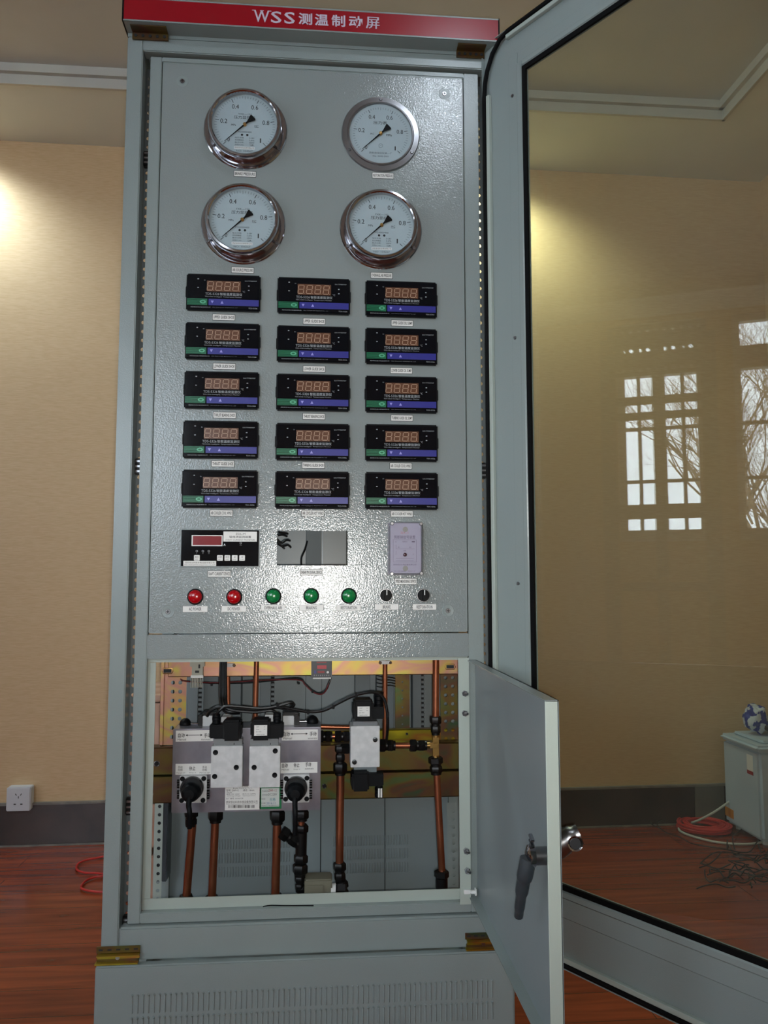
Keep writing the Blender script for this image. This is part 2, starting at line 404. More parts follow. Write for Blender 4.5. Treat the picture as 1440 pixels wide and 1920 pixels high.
# windows: two seen reflected, two unseen ones added for daylight
for k, (side, a, b) in enumerate(WIN):
    fr, gl = MB(), MB()
    def bar(a0, a1, z0, z1, t=.03, m=WFR, tgt=None):
        tgt = tgt or fr
        if side == 'L': tgt.box(LEFTX-.12-t, LEFTX-.12+t, a0, a1, z0, z1, m)
        else: tgt.box(a0, a1, FRONTY-.12-t, FRONTY-.12+t, z0, z1, m)
    bar(a, b, ZW0, ZW0+.05); bar(a, b, ZW1-.05, ZW1); bar(a, a+.05, ZW0, ZW1); bar(b-.05, b, ZW0, ZW1)
    bar(a, b, 2.38, 2.53, .034); bar((a+b)/2-.03, (a+b)/2+.03, ZW0, ZW1, .032)
    for z in (2.02, 1.66): bar(a, b, z-.011, z+.011, .012)
    n = 4
    for i in (1, 3): x_ = a+(b-a)*i/n; bar(x_-.012, x_+.012, ZW0, ZW1, .012)
    bar(a-.0, b+.0, ZW0-.03, ZW0, .14)
    bar(a+.02, b-.02, ZW0+.02, ZW1-.02, .003, WINGL, gl)
    f = struct(fr, 'window_%d' % (k+1)); gl.build('window_pane', parent=f)
# bare winter trees outside the left windows
BARK = mat('pale_winter_bark', (150, 132, 112), .9, noise=(6, (110, 96, 84), .4, .6))
mb = MB(); mb.box(-16, -3.6, -14, 12, -1.2, -1.0, mat('winter_ground', (150, 146, 128), .9, noise=(2, (120, 118, 96), .4, .6))); struct(mb, 'ground')
def tree(x, y, seed, label):
    rnd = random.Random(seed); mb = MB()
    def br(p, d, L, r, n):
        q = p+d*L*.5+Vector((rnd.uniform(-1, 1), rnd.uniform(-1, 1), rnd.uniform(-.3, .6)))*L*.07; e = q+(d+Vector((rnd.uniform(-1, 1), rnd.uniform(-1, 1), .1))*.18)*L*.5
        mb.tube([p, q, e], [r, r*.8, r*.6], BARK, seg=4 if n < 3 else 6, sub=2)
        if n == 0: return
        for i in range(4 if n > 4 else 3):
            dd = (d+Vector((rnd.uniform(-1, 1), rnd.uniform(-1, 1), rnd.uniform(-.2, .8)))*.75).normalized()
            br(p+(e-p)*rnd.uniform(.5, 1), dd, L*rnd.uniform(.6, .8), r*.55, n-1)
    br(Vector((0, 0, 0)), Vector((0, 0, 1)), 1.7, .07, 7 if seed == 3 else 6)
    tag(mb.build('tree', loc=(x, y, -1.0)), label, 'tree')
tree(-5.9, -1.1, 3, 'bare winter tree reflected between the window bars in the glass door')
tree(-12.6, -3.4, 5, 'more distant bare tree behind the window in the door glass reflection')
# ceiling downlights
for i, (x, y, e, c) in enumerate(DOWN):
    z = ZS if y > 1 else ZT
    lab = ['round recessed ceiling downlight washing the left wall beside the cabinet', 'round recessed ceiling downlight washing the wall behind the glass door', 'round ceiling downlight above the front of the cabinet'][i]
    o = empty('ceiling_downlight', (x, y, z), lab, 'ceiling light', 'ceiling downlights')
    mb = MB(); mb.lathe([(.052, .002), (.062, .006), (.068, .003), (.068, 0)], WFR, axis=(0, 0, -1)); mb.build('trim_ring', o)
    mb = MB(); mb.lathe([(0, .001), (.050, .001)], mat('lamp_lens', (255, 255, 250), .5, emit=((*c, 1), 12)), axis=(0, 0, -1)); mb.build('lens', o)
    l = light('downlight_lamp', 'SPOT', (x, y, z-.03), e, c, spot_size=radians(150 if y > 1 else 176), spot_blend=.8 if y > 1 else .25, shadow_soft_size=.05)

# ------------------------------------------------------------------ control cabinet
cab = empty('control_cabinet', (0.415, 0.3, 0), 'tall grey steel control cabinet with a red sign across its top', 'cabinet')
def part(mb, name, parent=cab): return mb.build(name, parent, world=True)
B = .0012
mb = MB()   # outer frame with posts
mb.box(-.003, .031, 0, .045, .2252, 2.1945, PAINT, .002); mb.box(.802, .832, 0, .045, .2252, 2.1945, PAINT, .002)
mb.box(.031, .802, 0, .030, 2.163, 2.1945, PAINT, .002); mb.box(.031, .802, .0, .03, .226, .290, PAINT, .004)
mb.box(-.003, .832, .0005, .594, 2.195, 2.2028, PAINT); mb.box(0, .83, .03, .6, .035, .05, PAINT)
for x0, x1 in ((-.003, .03), (.80, .832)):
    mb.box(x0, x1, .57, .594, .052, 2.194, PAINT)
    for z in (.054, 2.15): mb.box(x0+.001, x1-.001, .046, .569, z, z+.04, PAINT)
mb.box(-.003, .832, .595, .6, .03, 2.2, PAINT)
part(mb, 'frame')
mb = MB()   # back panel seams and louvres
mb.box(.03, .80, .588, .594, .06, 2.18, SMOOTHP)
for x in (.395, .440, .62): mb.box(x, x+.002, .5865, .589, .06, 2.18, DARKST)
for (a, b) in ((.16, .36), (.475, .69)):
    for z0, z1 in ((.250, .277), (.213, .240), (.176, .203)):
        n = int((b-a)/.0075)
        for i in range(n):
            x = a+(b-a)*i/n; mb.box(x, x+.0032, .586, .589, z0, z1, SMOOTHP, .001, 1)
part(mb, 'back_panel')
mb = MB(); mb.box(-.008, .838, -.020, .0, .03, .225, PAINT, .003)
for i in range(69):
    x = .066+i*.01065
    for z0, z1 in ((.134, .171), (.092, .128)):
        mb.lathe([(0, 0), (.0012, .0003), (.0016, .002), (.0016, z1-z0-.002), (.0012, z1-z0-.0003), (0, z1-z0)], PAINT, (x, -.0202, z0), (0, 0, 1), 6)
        mb.cyl((x, -.0212, z1-.001), (x, -.020, z1-.004), .0022, PAINT, 6)
part(mb, 'louvred_lower_panel')
mb = MB(); mb.box(.0, .83, .01, .59, 0, .032, DARKST); part(mb, 'plinth')
# header sign
mb = MB(); mb.box(-.004, .826, -.038, .3, 2.203, 2.258, PAINT, .001)
hs = part(mb, 'header_box')
mb = MB(); mb.box(-.003, .825, -.0400, -.038, 2.2065, 2.2545, REDSIGN)
mb.box(-.004, .826, -.0402, -.038, 2.203, 2.2062, PAINT); mb.box(-.004, .826, -.0402, -.038, 2.2546, 2.258, PAINT)
sign = mb.build('header_sign', hs, world=True)
for a, b in ((-.0065, -.004), (.826, .828)): mb = MB(); mb.box(a, b, -.041, .02, 2.2025, 2.2585, BLACK); mb.build('end_cap', hs, world=True)
mb = MB(); zz = 2.2305; GL = mat('sign_letters', (196, 190, 206), .4)
def sgx(px): return at(px, 30, -.0405).x
for ch, a, b in (('W', 476, 505), ('S', 508, 528), ('S', 533, 553)):
    xa, xb = sgx(a), sgx(b); mb.text(ch, (xa+xb)/2, -.0405, zz, .0275, GL, width=xb-xa, bold=.012)
xa = sgx(476)
for dx in (0, .0175, .034): mb.box(xa+dx-.004, xa+dx+.004, -.0406, -.0403, zz+.0125, zz+.0142, GL)
for ch, px in zip('测温制动', (572.5, 603, 634.5, 667)): mb.text(ch, sgx(px), -.0405, zz, .0275, GL, width=.0305, bold=.022)
for k_, dx in enumerate((-.0005, .0005)): mb.text('屏', sgx(699)+dx, -.0405-.0003*k_, zz, .0275, GL, width=.0300)
mb.build('lettering', hs, world=True)
# zinc corner brackets
def bracket(x0, x1, z0, z1, y0, m1=ZINCB):
    mb = MB(); h = z1-z0
    mb.box(x0, x1, y0, y0+.002, z0+h*.58, z1, ZINCD, .0005, 1); mb.box(x0+.003, x1, y0-.012, y0+.002, z0+h*.50, z0+h*.56, m1)
    mb.box(x0+.003, x1, y0-.004, y0-.001, z0+h*.28, z0+h*.52, m1); mb.box(x0, x1-.002, y0-.012, y0+.001, z0, z0+h*.10, m1); mb.box(x0+.002, x1-.002, y0-.003, y0+.002, z0, z0+h*.30, ZINCD)
    n = 5
    for i in range(n):
        x = x0+(x1-x0)*(i+.5)/n; mb.box(x-.004, x+.004, y0-.0006, y0+.0003, z0+h*.74, z0+h*.84, INK)
    mb.cyl(((x0+x1)/2, y0-.006, z0+h*.35), ((x0+x1)/2, y0, z0+h*.35), .004, STEEL, 10)
    part(mb, 'corner_bracket')
bracket(-.010, .076, .2265, .2575, -.006); bracket(.738, .812, .2265, .2575, -.006)
for x0, x1 in ((.008, .086), (.735, .80)):
    mb = MB(); mb.box(x0, x1, -.030, -.004, 2.2005, 2.2028, ZINCD, .0004, 1); mb.box(x0, x1, -.006, -.002, 2.186, 2.202, ZINCD, .0004, 1)
    for i in range(5): x = x0+(x1-x0)*(i+.5)/5; mb.cyl((x, -.0072, 2.194), (x, -.0055, 2.194), .0035, INK, 8)
    part(mb, 'corner_bracket')
# swing frame
mb = MB(); y0, y1 = .012, .030
mb.box(.045, .0705, y0, y1, .292, 2.159, PAINT, .0015); mb.box(.7545, .788, y0, y1, .292, 2.159, PAINT, .0015)
mb.box(.0705, .7545, y0, y1, 2.147, 2.159, PAINT, .0015); mb.box(.0705, .7545, y0, y1, .8245, .8755, PAINT2, .0015)
mb.box(.0705, .7545, y0, y1, .292, .3125, PAINT, .0015)
for a, b, c, d in ((.0708, .0868, .3350, .8160), (.7525, .7542, .3350, .8160), (.0708, .7542, .8165, .8242), (.0708, .7542, .3128, .3345)):
    mb.box(a, b, .0275, .0295, c, d, LIPP)
part(mb, 'swing_frame')
# instrument panel with the open cutout
mb = MB(); px0, px1, pz0, pz1 = .0732, .7516, .8785, 2.1440; cx0, cx1, cz0, cz1 = .3386, .4905, 1.0216, 1.0965
for a, b, c, d in ((px0, cx0, pz0, pz1), (cx1, px1, pz0, pz1), (cx0, cx1, pz0, cz0), (cx0, cx1, cz1, pz1)): mb.box(a, b, .0100, .0122, c, d, PAINT2)
for a, b, c, d in ((px0, px0+.002, pz0, pz1), (px1-.002, px1, pz0, pz1), (px0, px1, pz0, pz0+.002), (px0, px1, pz1-.002, pz1)): mb.box(a, b, .0098, .028, c, d, PAINT)
part(mb, 'instrument_panel')
for (a, b) in ((342, 152), (833, 176), (315, 1147), (840, 1145)):
    p = at(a, b, .01); mb = MB()
    mb.lathe([(.004, 0), (.013, .0004), (.0135, 0)], PAINT, p, seg=24)
    mb.lathe([(0, .002), (.0045, .002), (.0052, .0), (.0056, -.001)], STEEL, p, seg=16)
    mb.box(p.x-.0035, p.x+.0035, p.y-.0023, p.y-.0019, p.z-.0008, p.z+.0008, INK); mb.box(p.x-.0008, p.x+.0008, p.y-.0023, p.y-.0019, p.z-.0035, p.z+.0035, INK)
    part(mb, 'panel_screw')
# perforated side strips
for x, (u0, u1) in ((.0375, (.018, .050)), (.7945, (.782, .812))):
    mb = MB(); holes = [.30+i*.0203 for i in range(91)]
    mb.sheet((u0, u1, [x]), .045, .29, 2.15, .0015, DUCT, holes, .0043); part(mb, 'perforated_strip')
for x, z0 in ((.0375, 1.235), (.7945, 1.235), (.0375, 1.93), (.0375, .283), (.0375, .52)):   # catches on the strips
    mb = MB(); mb.box(x-.007, x+.007, .030, .044, z0-.018, z0+.018, BLACKM, .002)
    for k in (-1, 0, 1): mb.box(x-.004, x+.005, .027, .031, z0+k*.011-.002, z0+k*.011+.002, STEEL)
    part(mb, 'strip_catch')
# name plates
PL = [('BRAKE PRESSURE', 459.3, 326.3, 0), ('RESTORATION PRESSURE', 718, 329.5, 0), ('AIR SOURCE PRESSURE', 455, 506.7, 0), ('OVERHAUL AIR PRESSURE', 715.5, 516.7, 0),
 ('UPPER GUIDE SHOE', 419.5, 595, 0), ('UPPER GUIDE SHOE', 589, 602.5, 0), ('UPPER GUIDE OIL SUMP', 754, 606, 0),
 ('LOWER GUIDE SHOE', 420.5, 687, 0), ('LOWER GUIDE SHOE', 589, 692, 0), ('LOWER GUIDE OIL SUMP', 752.5, 695, 0),
 ('THRUST BEARING SHOE', 421, 778.5, 0), ('THRUST BEARING SHOE', 588.5, 781, 0), ('TURBINE GUIDE OIL SUMP', 753.5, 784, 0),
 ('THRUST GUIDE SHOE', 418, 869.7, 0), ('THRBING GUIDE SHOE', 587.5, 872.5, 0), ('AIR COOLER COOL WIND', 751.5, 873.7, 0),
 ('AIR COOLER COOL WIND', 415, 962, 0), ('AIR COOLER HOT WIND', 586.5, 962.3, 0), ('AIR COOLER HOT WIND', 753.5, 963.6, 0),
 ('SHAFT CURRENT DEVICE', 411, 1076, 0), ('SHEAR PIN SIGNAL DEVICE', 584, 1073, 0), ('SPEED MEASURING DEVICE', 760.7, 1090, 0),
 ('AC POWER', 366, 1142, 1), ('DC POWER', 438.5, 1141.7, 1), ('OVERHAUL AIR', 512, 1139.7, 1), ('BRAKING', 583.8, 1139.6, 1), ('RESTORATION', 654, 1139.5, 1),
 ('BRAKE', 725, 1138, 1), ('RESTORATION', 796, 1138, 1)]
for s, a, b, k in PL:
    p = at(a, b, .0098); wd, ht = (.0495, .0142) if not k else (.0525, .0135); t = .0010 if not k else .0006
    mb = MB(); mb.box(p.x-wd/2, p.x+wd/2, .0096, .0100, p.z-ht/2, p.z+ht/2, INK if not k else INKG)
    mb.box(p.x-wd/2+t, p.x+wd/2-t, .0093, .0097, p.z-ht/2+t, p.z+ht/2-t, PLATE)
    mb.text(s, p.x, .0091, p.z, .0068, INK if not k else INKG, width=min(wd*.90, len(s)*.0030+.002), bold=.02); part(mb, 'name_plate')
# lower door, opened square to the front
LD = MB(); hx = .749; sk = .769; ye, ya = -.586, .008; zt, zb = .8185, .3255
LD.box(sk-.0018, sk, ye, ya, zb, zt, SMOOTHP); LD.box(hx, sk, ye, ye+.002, zb, zt, LIPP, .0008, 1)
LD.box(hx, sk, ye, ya, zt-.0018, zt, PAINT); LD.box(hx, sk, ye, ya, zb, zb+.0018, PAINT)
ld = part(LD, 'lower_door')
mb = MB(); mb.box(.7285, .7515, -.002, .0, .3135, .8235, LIPP); hst = part(mb, 'hinge_strip')
for a, b in ((871, 1300), (871, 1337), (874, 1595), (876, 1632)):
    p = at(a, b, -.003); mb = MB(); mb.cyl(p+Vector((0, .002, 0)), p-Vector((0, .006, 0)), .0065, CHROME, 6); mb.cyl(p-Vector((0, .006, 0)), p-Vector((-.004, .014, 0)), .0028, STEEL, 10)
    part(mb, 'hinge_bolt')
p = at(878, 1671, -.004); mb = MB(); mb.box(p.x-.01, p.x+.004, -.010, -.002, p.z-.004, p.z+.004, WHITE, .001); mb.box(p.x+.004, p.x+.014, -.012, -.004, p.z-.003, p.z+.003, WHITE, .001); mb.box(p.x+.013, p.x+.016, -.014, -.002, p.z-.007, p.z+.007, WHITE, .001); part(mb, 'cable_tie_base')
LEVM = mat('lever_grey', (62, 70, 76), .35, metal=.4)
# handle: lever inside, grip outside
yh, zh = -.528, .585
mb = MB(); mb.cyl((sk, yh, zh), (.738, yh, zh), .013, STEEL, 20); mb.lathe([(0, 0), (.016, 0), (.016, .008), (.010, .011), (0, .011)], CHROME, (.745, yh, zh), (-1, 0, 0), 20)
for k in (0, 1, 2): mb.obox(Vector((.742, yh, zh+.012+k*.007)), (.006, .016, .004), Euler((.4, 0, 0)).to_matrix(), CHROME, .001)
mb.tube([(.736, yh-.003, zh-.002), (.733, yh, zh-.020), (.731, yh+.012, zh-.045), (.730, yh+.028, zh-.080), (.731, yh+.040, zh-.100)], [.012, .012, .010, .008, .007], LEVM, seg=12)
mb.build('lever', ld, world=True)
mb = MB(); mb.box(sk, .783, yh-.018, yh+.018, zh-.03, zh+.045, DARKST, .006); mb.tube([(.778, yh+.002, zh+.010), (.795, yh-.005, zh+.024), (.812, yh-.008, zh+.032)], [.018, .017, .015], STEEL, seg=14)
mb.lathe([(.0, .001), (.008, .001)], INK, (.800, yh-.024, zh+.024), (-.1, -1, 0), 16); mb.lathe([(.008, .0), (.011, .002), (.011, 0)], CHROME, (.800, yh-.024, zh+.024), (-.1, -1, 0), 16)
mb.build('grip_handle', ld, world=True)
# glass door
GX, GY, GA = .8005, 0.0, radians(-57)
W_, Z0, Z1 = .80, .252, 2.213; ox0, ox1, oz0, oz1 = .131, .67, .408, 2.092
def ring(mb, a, b, y0, y1, m, edge='o', gaps=None, bev=0):
    if edge == 'o': X0, X1, A, C = 0, W_, Z0, Z1; i, j = a, b
    else: X0, X1, A, C = ox0, ox1, oz0, oz1; i, j = -b, -a
    mb.box(X0+i, X0+j, y0, y1, A+i, C-i, m, bev, 1); mb.box(X1-j, X1-i, y0, y1, A+i, C-i, m, bev, 1)
    mb.box(X0+j, X1-j, y0, y1, C-j, C-i, m, bev, 1); mb.box(X0+j, X1-j, y0, y1, A+i, A+j, m, bev, 1)
mb = MB()
for a, b, c, d in ((0, ox0, Z0, Z1), (ox1, W_, Z0, Z1), (ox0, ox1, oz1, Z1), (ox0, ox1, Z0, oz0)): mb.box(a, b, 0, .002, c, d, PAINT)
ring(mb, 0, .0018, -.008, .002, PAINT)
mb.box(.0125, .0225, -.009, 0, Z0+.02, 2.088, LIPP, .001, 1); mb.box(.075, W_-.02, -.009, 0, Z1-.0225, Z1-.0125, LIPP, .001, 1)
mb.box(.03, W_-.02, -.009, 0, Z0+.0125, Z0+.0225, LIPP, .001, 1); mb.box(W_-.0225, W_-.0125, -.009, 0, Z0+.02, Z1-.02, LIPP, .001, 1)
ring(mb, .0105, .026, -.0095, 0, PAINT, 'i', bev=.003); ring(mb, .026, .054, -.0035, 0, PAINT, 'i', bev=.002)
mb.box(.055, W_-.055, -.0060, 0, .345, .398, PAINT, .002, 1)
gd = mb.build('glass_door', cab, loc=Vector((GX, GY, 0))-cab.location, rot=(0, 0, GA))
def gpart(mb, name): return mb.build(name, gd)
mb = MB(); R_ = .055; gz = Z1-.0075; gx = .0075
pts = [(gx, -.006, Z0+.02), (gx, -.006, 1.0), (gx, -.006, gz-.12)]+[(gx+.075*(1-cos(t)), -.006, gz-.12+.12*sin(t)) for t in (radians(15), radians(30), radians(50), radians(70), radians(90))]+[(.3, -.006, gz), (.79, -.006, gz)]
mb.tube([(a, -.0085, c) for a, b, c in pts], .0050, RUBBER, seg=8, sub=1); mb.tube([(.02, -.006, Z0+.0075), (.79, -.006, Z0+.0075)], .0055, RUBBER, sub=1); mb.tube([(W_-.0075, -.006, Z0+.01), (W_-.0075, -.006, Z1-.01)], .0036, RUBBER, sub=1)
gpart(mb, 'door_seal')
mb = MB(); ring(mb, 0, .0105, -.0075, -.002, RUBBER, 'i'); gpart(mb, 'glass_gasket')
mb = MB(); mb.box(ox0-.008, ox1+.008, -.0035, .0015, oz0-.008, oz1+.008, DOORGL); gpart(mb, 'glass_pane')
for a, b in ((963, 181), (968, 634), (974, 1094)):
    d = ray(a, b); n = Vector((cos(radians(-33)), -sin(radians(-33)), 0)); P = CAM+d*((Vector((GX, GY, 0))-CAM).dot(n)/d.dot(n)); t = (P-Vector((GX, GY, P.z))).length
    mb = MB(); mb.lathe([(0, .005), (.0035, .005), (.0045, .002)], STEEL, (t, -.0, P.z), seg=12); gpart(mb, 'frame_screw')

# ------------------------------------------------------------------ instruments on the panel
YP = .0099
DGBG = mat('display_brown', (88, 58, 44), .25, noise=(900, (104, 72, 54), .4, .6)); SEG = mat('segment_beige', (176, 146, 122), .4)
GREEN = mat('key_green', (10, 98, 66), .35); GREENL = mat('logo_green', (90, 176, 138), .4); BLUE = mat('key_blue', (44, 46, 132), .35); LILAC = mat('arrow_lilac', (150, 150, 220), .4)
FACE = mat('meter_black', (12, 14, 19), .10, spec=.25); DIM = mat('print_grey', (150, 156, 160), .5)
def seg8(mb, x, z, w, h, y, m, t=.0012, lean=.12):
    def P(a, b): return (x+a+(b)*lean, z+b)
    def q(pts): mb.geo([(px_, y, pz_) for px_, pz_ in [P(*p) for p in pts]], [tuple(range(len(pts)))], m)
    W, H, g = w/2, h/2, .0003
    for zc in (-H, 0, H): q([(-W+t, zc-t/2), (W-t, zc-t/2), (W-t*.5, zc), (W-t, zc+t/2), (-W+t, zc+t/2), (-W+t*.5, zc)])
    for s_ in (-1, 1):
        for z0, z1 in ((-H, 0), (0, H)): q([(s_*W-t/2, z0+t*.9), (s_*W, z0+t*.4), (s_*W+t/2, z0+t*.9), (s_*W+t/2, z1-t*.9), (s_*W, z1-t*.4), (s_*W-t/2, z1-t*.9)])
    q([(W+.0012, -H-.0006), (W+.0024, -H-.0006), (W+.0024, -H+.0006), (W+.0012, -H+.0006)])
def meter():
    r = empty('temperature_meter', (0, 0, 0), 'x', 'panel meter')
    mb = MB(); mb.box(-.08, .08, -.0095, 0, -.041, .041, BLACK, .0028); mb.box(-.0815, -.079, -.008, 0, -.012, .012, BLACK, .001); mb.box(.079, .0815, -.008, 0, -.012, .012, BLACK, .001)
    mb.box(-.0775, .0775, -.0099, -.009, -.0385, .0375, FACE, .0004, 1); mb.build('housing', r)
    mb = MB(); y = -.0102
    mb.box(-.0358, .0375, y, -.0095, .0012, .0252, DGBG)
    for i in range(4): seg8(mb, -.0282+i*.0184, .0132, .0118, .0188, y-.0002, SEG)
    mb.build('display', r)
    mb = MB(); mb.box(-.0775, -.0342, y, -.0095, -.0298, -.0155, GREEN)
    for k in range(4): mb.box(-.077, -.046, y-.0001, y, -.0285+k*.0034, -.0279+k*.0034, FACE)
    mb.lathe([(0, 0), (1, 0)], GREENL, (0, 0, 0), seg=4) if 0 else None
    n = 20; mb.geo([(-.0437+.0066*cos(2*pi*k/n), y-.0002, -.0226+.0038*sin(2*pi*k/n)) for k in range(n)], [tuple(range(n))], GREENL)
    n = 20; mb.geo([(-.0437+.0036*cos(2*pi*k/n), y-.0003, -.0226+.0018*sin(2*pi*k/n)) for k in range(n)], [tuple(range(n))], GREEN)
    mb.build('green_key_strip', r)
    mb = MB(); mb.box(-.0315, .0767, y, -.0095, -.0298, -.0155, BLUE)
    mb.geo([(-.0268, y-.0002, -.0195), (-.0202, y-.0002, -.0195), (-.0235, y-.0002, -.0258)], [(0, 1, 2)], LILAC); mb.geo([(-.0058, y-.0002, -.0258), (.0008, y-.0002, -.0258), (-.0025, y-.0002, -.0195)], [(0, 1, 2)], LILAC)
    mb.build('blue_key_strip', r)
    mb = MB(); T = DIM
    mb.text('TDS-5326', -.0238, y, -.0043, .0054, T, width=.0300); mb.text('智能温度监测仪', .0167, y, -.0043, .0062, T, width=.0480, bold=.01)
    mb.text('TDS-5326 Intelligent  Temperature Monitor', 0, y, -.0108, .0031, T, width=.079)
    mb.text('PV', -.0402, y, .0258, .0022, T); mb.text('SA/TPBEFEF', .059, y, .0266, .0023, T, width=.026); mb.text('°C', .0440, y, .0022, .0042, T)
    for a, b in ((-.0545, .0285), (-.0545, .0090), (.0548, .0155), (.0548, .0057)): mb.box(a-.0016, a+.0016, y, -.0095, b-.0009, b+.0009, T)
    mb.text('西安某某科技水电设备有限公司'.replace('某某', '恒达'), -.0485, y, -.0345, .0024, T, width=.042); mb.text('Xian Hydropower Equipment Co., Ltd', .004, y, -.0345, .0014, T, width=.054); mb.text('TDS-5326', .0640, y, -.0345, .0027, T, width=.019)
    mb.build('printed_lettering', r); return r
m0 = meter()
MT = {0: (511, 602.3, 694, 787, 880), 1: (518.5, 609.7, 700, 793.5, 883), 2: (526, 614, 704.5, 795, 885)}
COLX = (.1368, .3337, .5277); ROWZ = (1.6555, 1.547, 1.4388, 1.3305, 1.2245)
NM = [['UPPER GUIDE SHOE', 'LOWER GUIDE SHOE', 'THRUST BEARING SHOE', 'THRUST GUIDE SHOE', 'AIR COOLER COOL WIND'],
      ['UPPER GUIDE SHOE', 'LOWER GUIDE SHOE', 'THRUST BEARING SHOE', 'THRBING GUIDE SHOE', 'AIR COOLER HOT WIND'],
      ['UPPER GUIDE OIL SUMP', 'LOWER GUIDE OIL SUMP', 'TURBINE GUIDE OIL SUMP', 'AIR COOLER COOL WIND', 'AIR COOLER HOT WIND']]
first = True
for c in range(3):
    for r_ in range(5):
        o = m0 if first else copy_tree(m0); first = False
        zt_ = (at([349, 520, 685][c], MT[c][r_], 0).z+ROWZ[r_])/2
        o.location = (COLX[c]+.08, YP, zt_-.0405)
        nm = NM[c][r_]; where = ['left', 'middle', 'right'][c]
        o['label'] = 'black digital temperature meter above the %s plate in the %s column' % (nm, where)
        o['group'] = 'digital temperature meters on the panel'
# gauges
def gauge(px, py, name, label, flat=False, R=.0925, rot=0, dpx=None):
    p = at(px, py, -.0); g = empty('pressure_gauge', (p.x, YP, p.z), label, 'gauge', 'round pressure gauges')
    mb = MB(); hgt = .006 if flat else .034; rd = .0725 if flat else .0765
    if flat:
        mb.lathe([(R, 0), (R, .003), (R-.0015, .005), (rd+.0035, .006), (rd+.002, .0085), (rd-.001, .009), (rd-.002, .0005)], STEEL, seg=96)
    else:
        mb.lathe([(R, 0), (R, .002), (R-.002, .0042), (R-.010, .0045), (R-.0115, .0042), (rd+.004, .0055), (rd+.002, .010), (rd+.0015, .020), (rd+.0035, .0225), (rd+.0035, .030), (rd+.001, .0335), (rd-.003, .034), (rd-.0052, .032), (rd-.0055, .020)], CHROME, seg=96)
    mb.build('bezel', g)
    yd = -.004 if flat else -.021; rr = rd-.0015
    mb = MB(); mb.lathe([(0, -yd), (rr, -yd)], DIAL, seg=64); dl = mb.build('dial', g)
    mb = MB(); yy = yd-.0006; k = rr/.0715
    def pol(a, r): t = radians(225-270*a); return (r*cos(t)*k, r*sin(t)*k)
    for i in range(51):
        a = i/50; big = i % 10 == 0; r0, r1 = (.0545, .0625) if big else ((.0585, .0635) if i % 5 else (.0565, .0635)); wd = .0006 if big else .0003
        (x0, z0), (x1, z1) = pol(a, r0), pol(a, r1); d = Vector((x1-x0, 0, z1-z0)).normalized(); n = Vector((-d.z, 0, d.x))*wd
        mb.geo([(x0+n.x, yy, z0+n.z), (x0-n.x, yy, z0-n.z), (x1-n.x, yy, z1-n.z), (x1+n.x, yy, z1+n.z)], [(0, 1, 2, 3)], INK if big else INKG)
    for i, s in enumerate(('0', '0.2', '0.4', '0.6', '0.8', '1')):
        x, z = pol(i/5, .0445 if 0 < i < 5 else .0470); mb.text(s, x, yy, z, .0098*k, INK, width=(.0050 if len(s) == 1 and s == '0' else (.0024 if s == '1' else .0145))*k)
    if flat:
        mb.text('压力表', -.001, yy, .0262, .0078, INK, width=.031); mb.text('MPa', .019, yy, -.002, .0052, INK); mb.text('MC', -.019, yy, -.001, .0045, INKG)
        mb.text('西安自动化仪表一厂', 0, yy, -.0455, .0045, INKG, width=.052); mb.text('No. 2042-2001', 0, yy, -.053, .0032, INKG, width=.036)
        mb.tube([(.0045*cos(t), yy+.0003, -.028+.0045*sin(t)) for t in [2*pi*q/16 for q in range(17)]], .0003, INKG, seg=4, sub=1); mb.text('16', 0, yy, -.028, .003, INKG)
    else:
        mb.text('YXK—150', 0, yy, .0250, .0042, INKG, width=.030); mb.text('压力显控器', -.001, yy, .0172, .0074, INK, width=.046)
        mb.text('MPa', -.0245, yy, -.001, .0044, INK); mb.text('MC', .0258, yy, -.002, .0045, INKG); mb.box(.0215, .0300, yy, yy+.0003, -.0052, -.0048, INKG)
        mb.text('M20000400', 0, yy, -.0165, .0036, INKG, width=.030)
        for dx in (-.0058, .0058): mb.lathe([(0, 0), (.0026, 0)], INK, (dx, yy-.0001, -.0232), seg=12)
        for q, (s, t) in enumerate((('电压范围:', '5~28V'), ('显控精确度:', '1.0%'), ('触点功率:', '1000W'), ('适用DC/AC:', '2'))):
            mb.text(s, -.0112, yy, -.0300-q*.0054, .0034, INKG, width=.020); mb.text(t, .0158, yy, -.0300-q*.0054, .0032, INKG, width=.011)
        mb.box(-.0225, .0225, yy, yy+.0002, -.0562, -.0505, WHITE); mb.text('西安自动化仪表有限公司', 0, yy-.0003, -.0533, .0036, INK, width=.042)
        mb.text('NO: 104267', 0, yy, -.0605, .0040, INKG, width=.036)
    mb.build('dial_markings', dl)
    mb = MB(); a = radians(223); u = Vector((cos(a), 0, sin(a))); v = Vector((-u.z, 0, u.x)); yn = yy-.003
    L = .057*k; vs = []
    for (t, w_) in ((L, .0003), (.020, .0011), (0, .0018), (-.008, .0018), (-.0245, .0078), (-.0262, .0058)): vs += [u*t+v*w_, u*t-v*w_]
    for yo in (0, .0012):
        pass
    n = len(vs); top = [(q.x, yn, q.z) for q in vs]+[(q.x, yn+.0012, q.z) for q in vs]; fs = []
    for i in range(0, n-2, 2): fs += [(i, i+1, i+3, i+2), (n+i, n+i+2, n+i+3, n+i+1), (i, i+2, n+i+2, n+i), (i+1, n+i+1, n+i+3, i+3)]
    mb.geo(top, fs, BLACK); mb.build('needle', dl)
    mb = MB(); mb.lathe([(0, .003), (.0022, .003), (.0038, .0015), (.004, -.003)], BRASS, (0, yn, 0), seg=20); mb.build('hub', dl)
    mb = MB(); mb.lathe([(0, .0), (rd-.001, .0)], GLS, (0, -(.0055 if flat else .030), 0), seg=48); mb.build('glass', g)
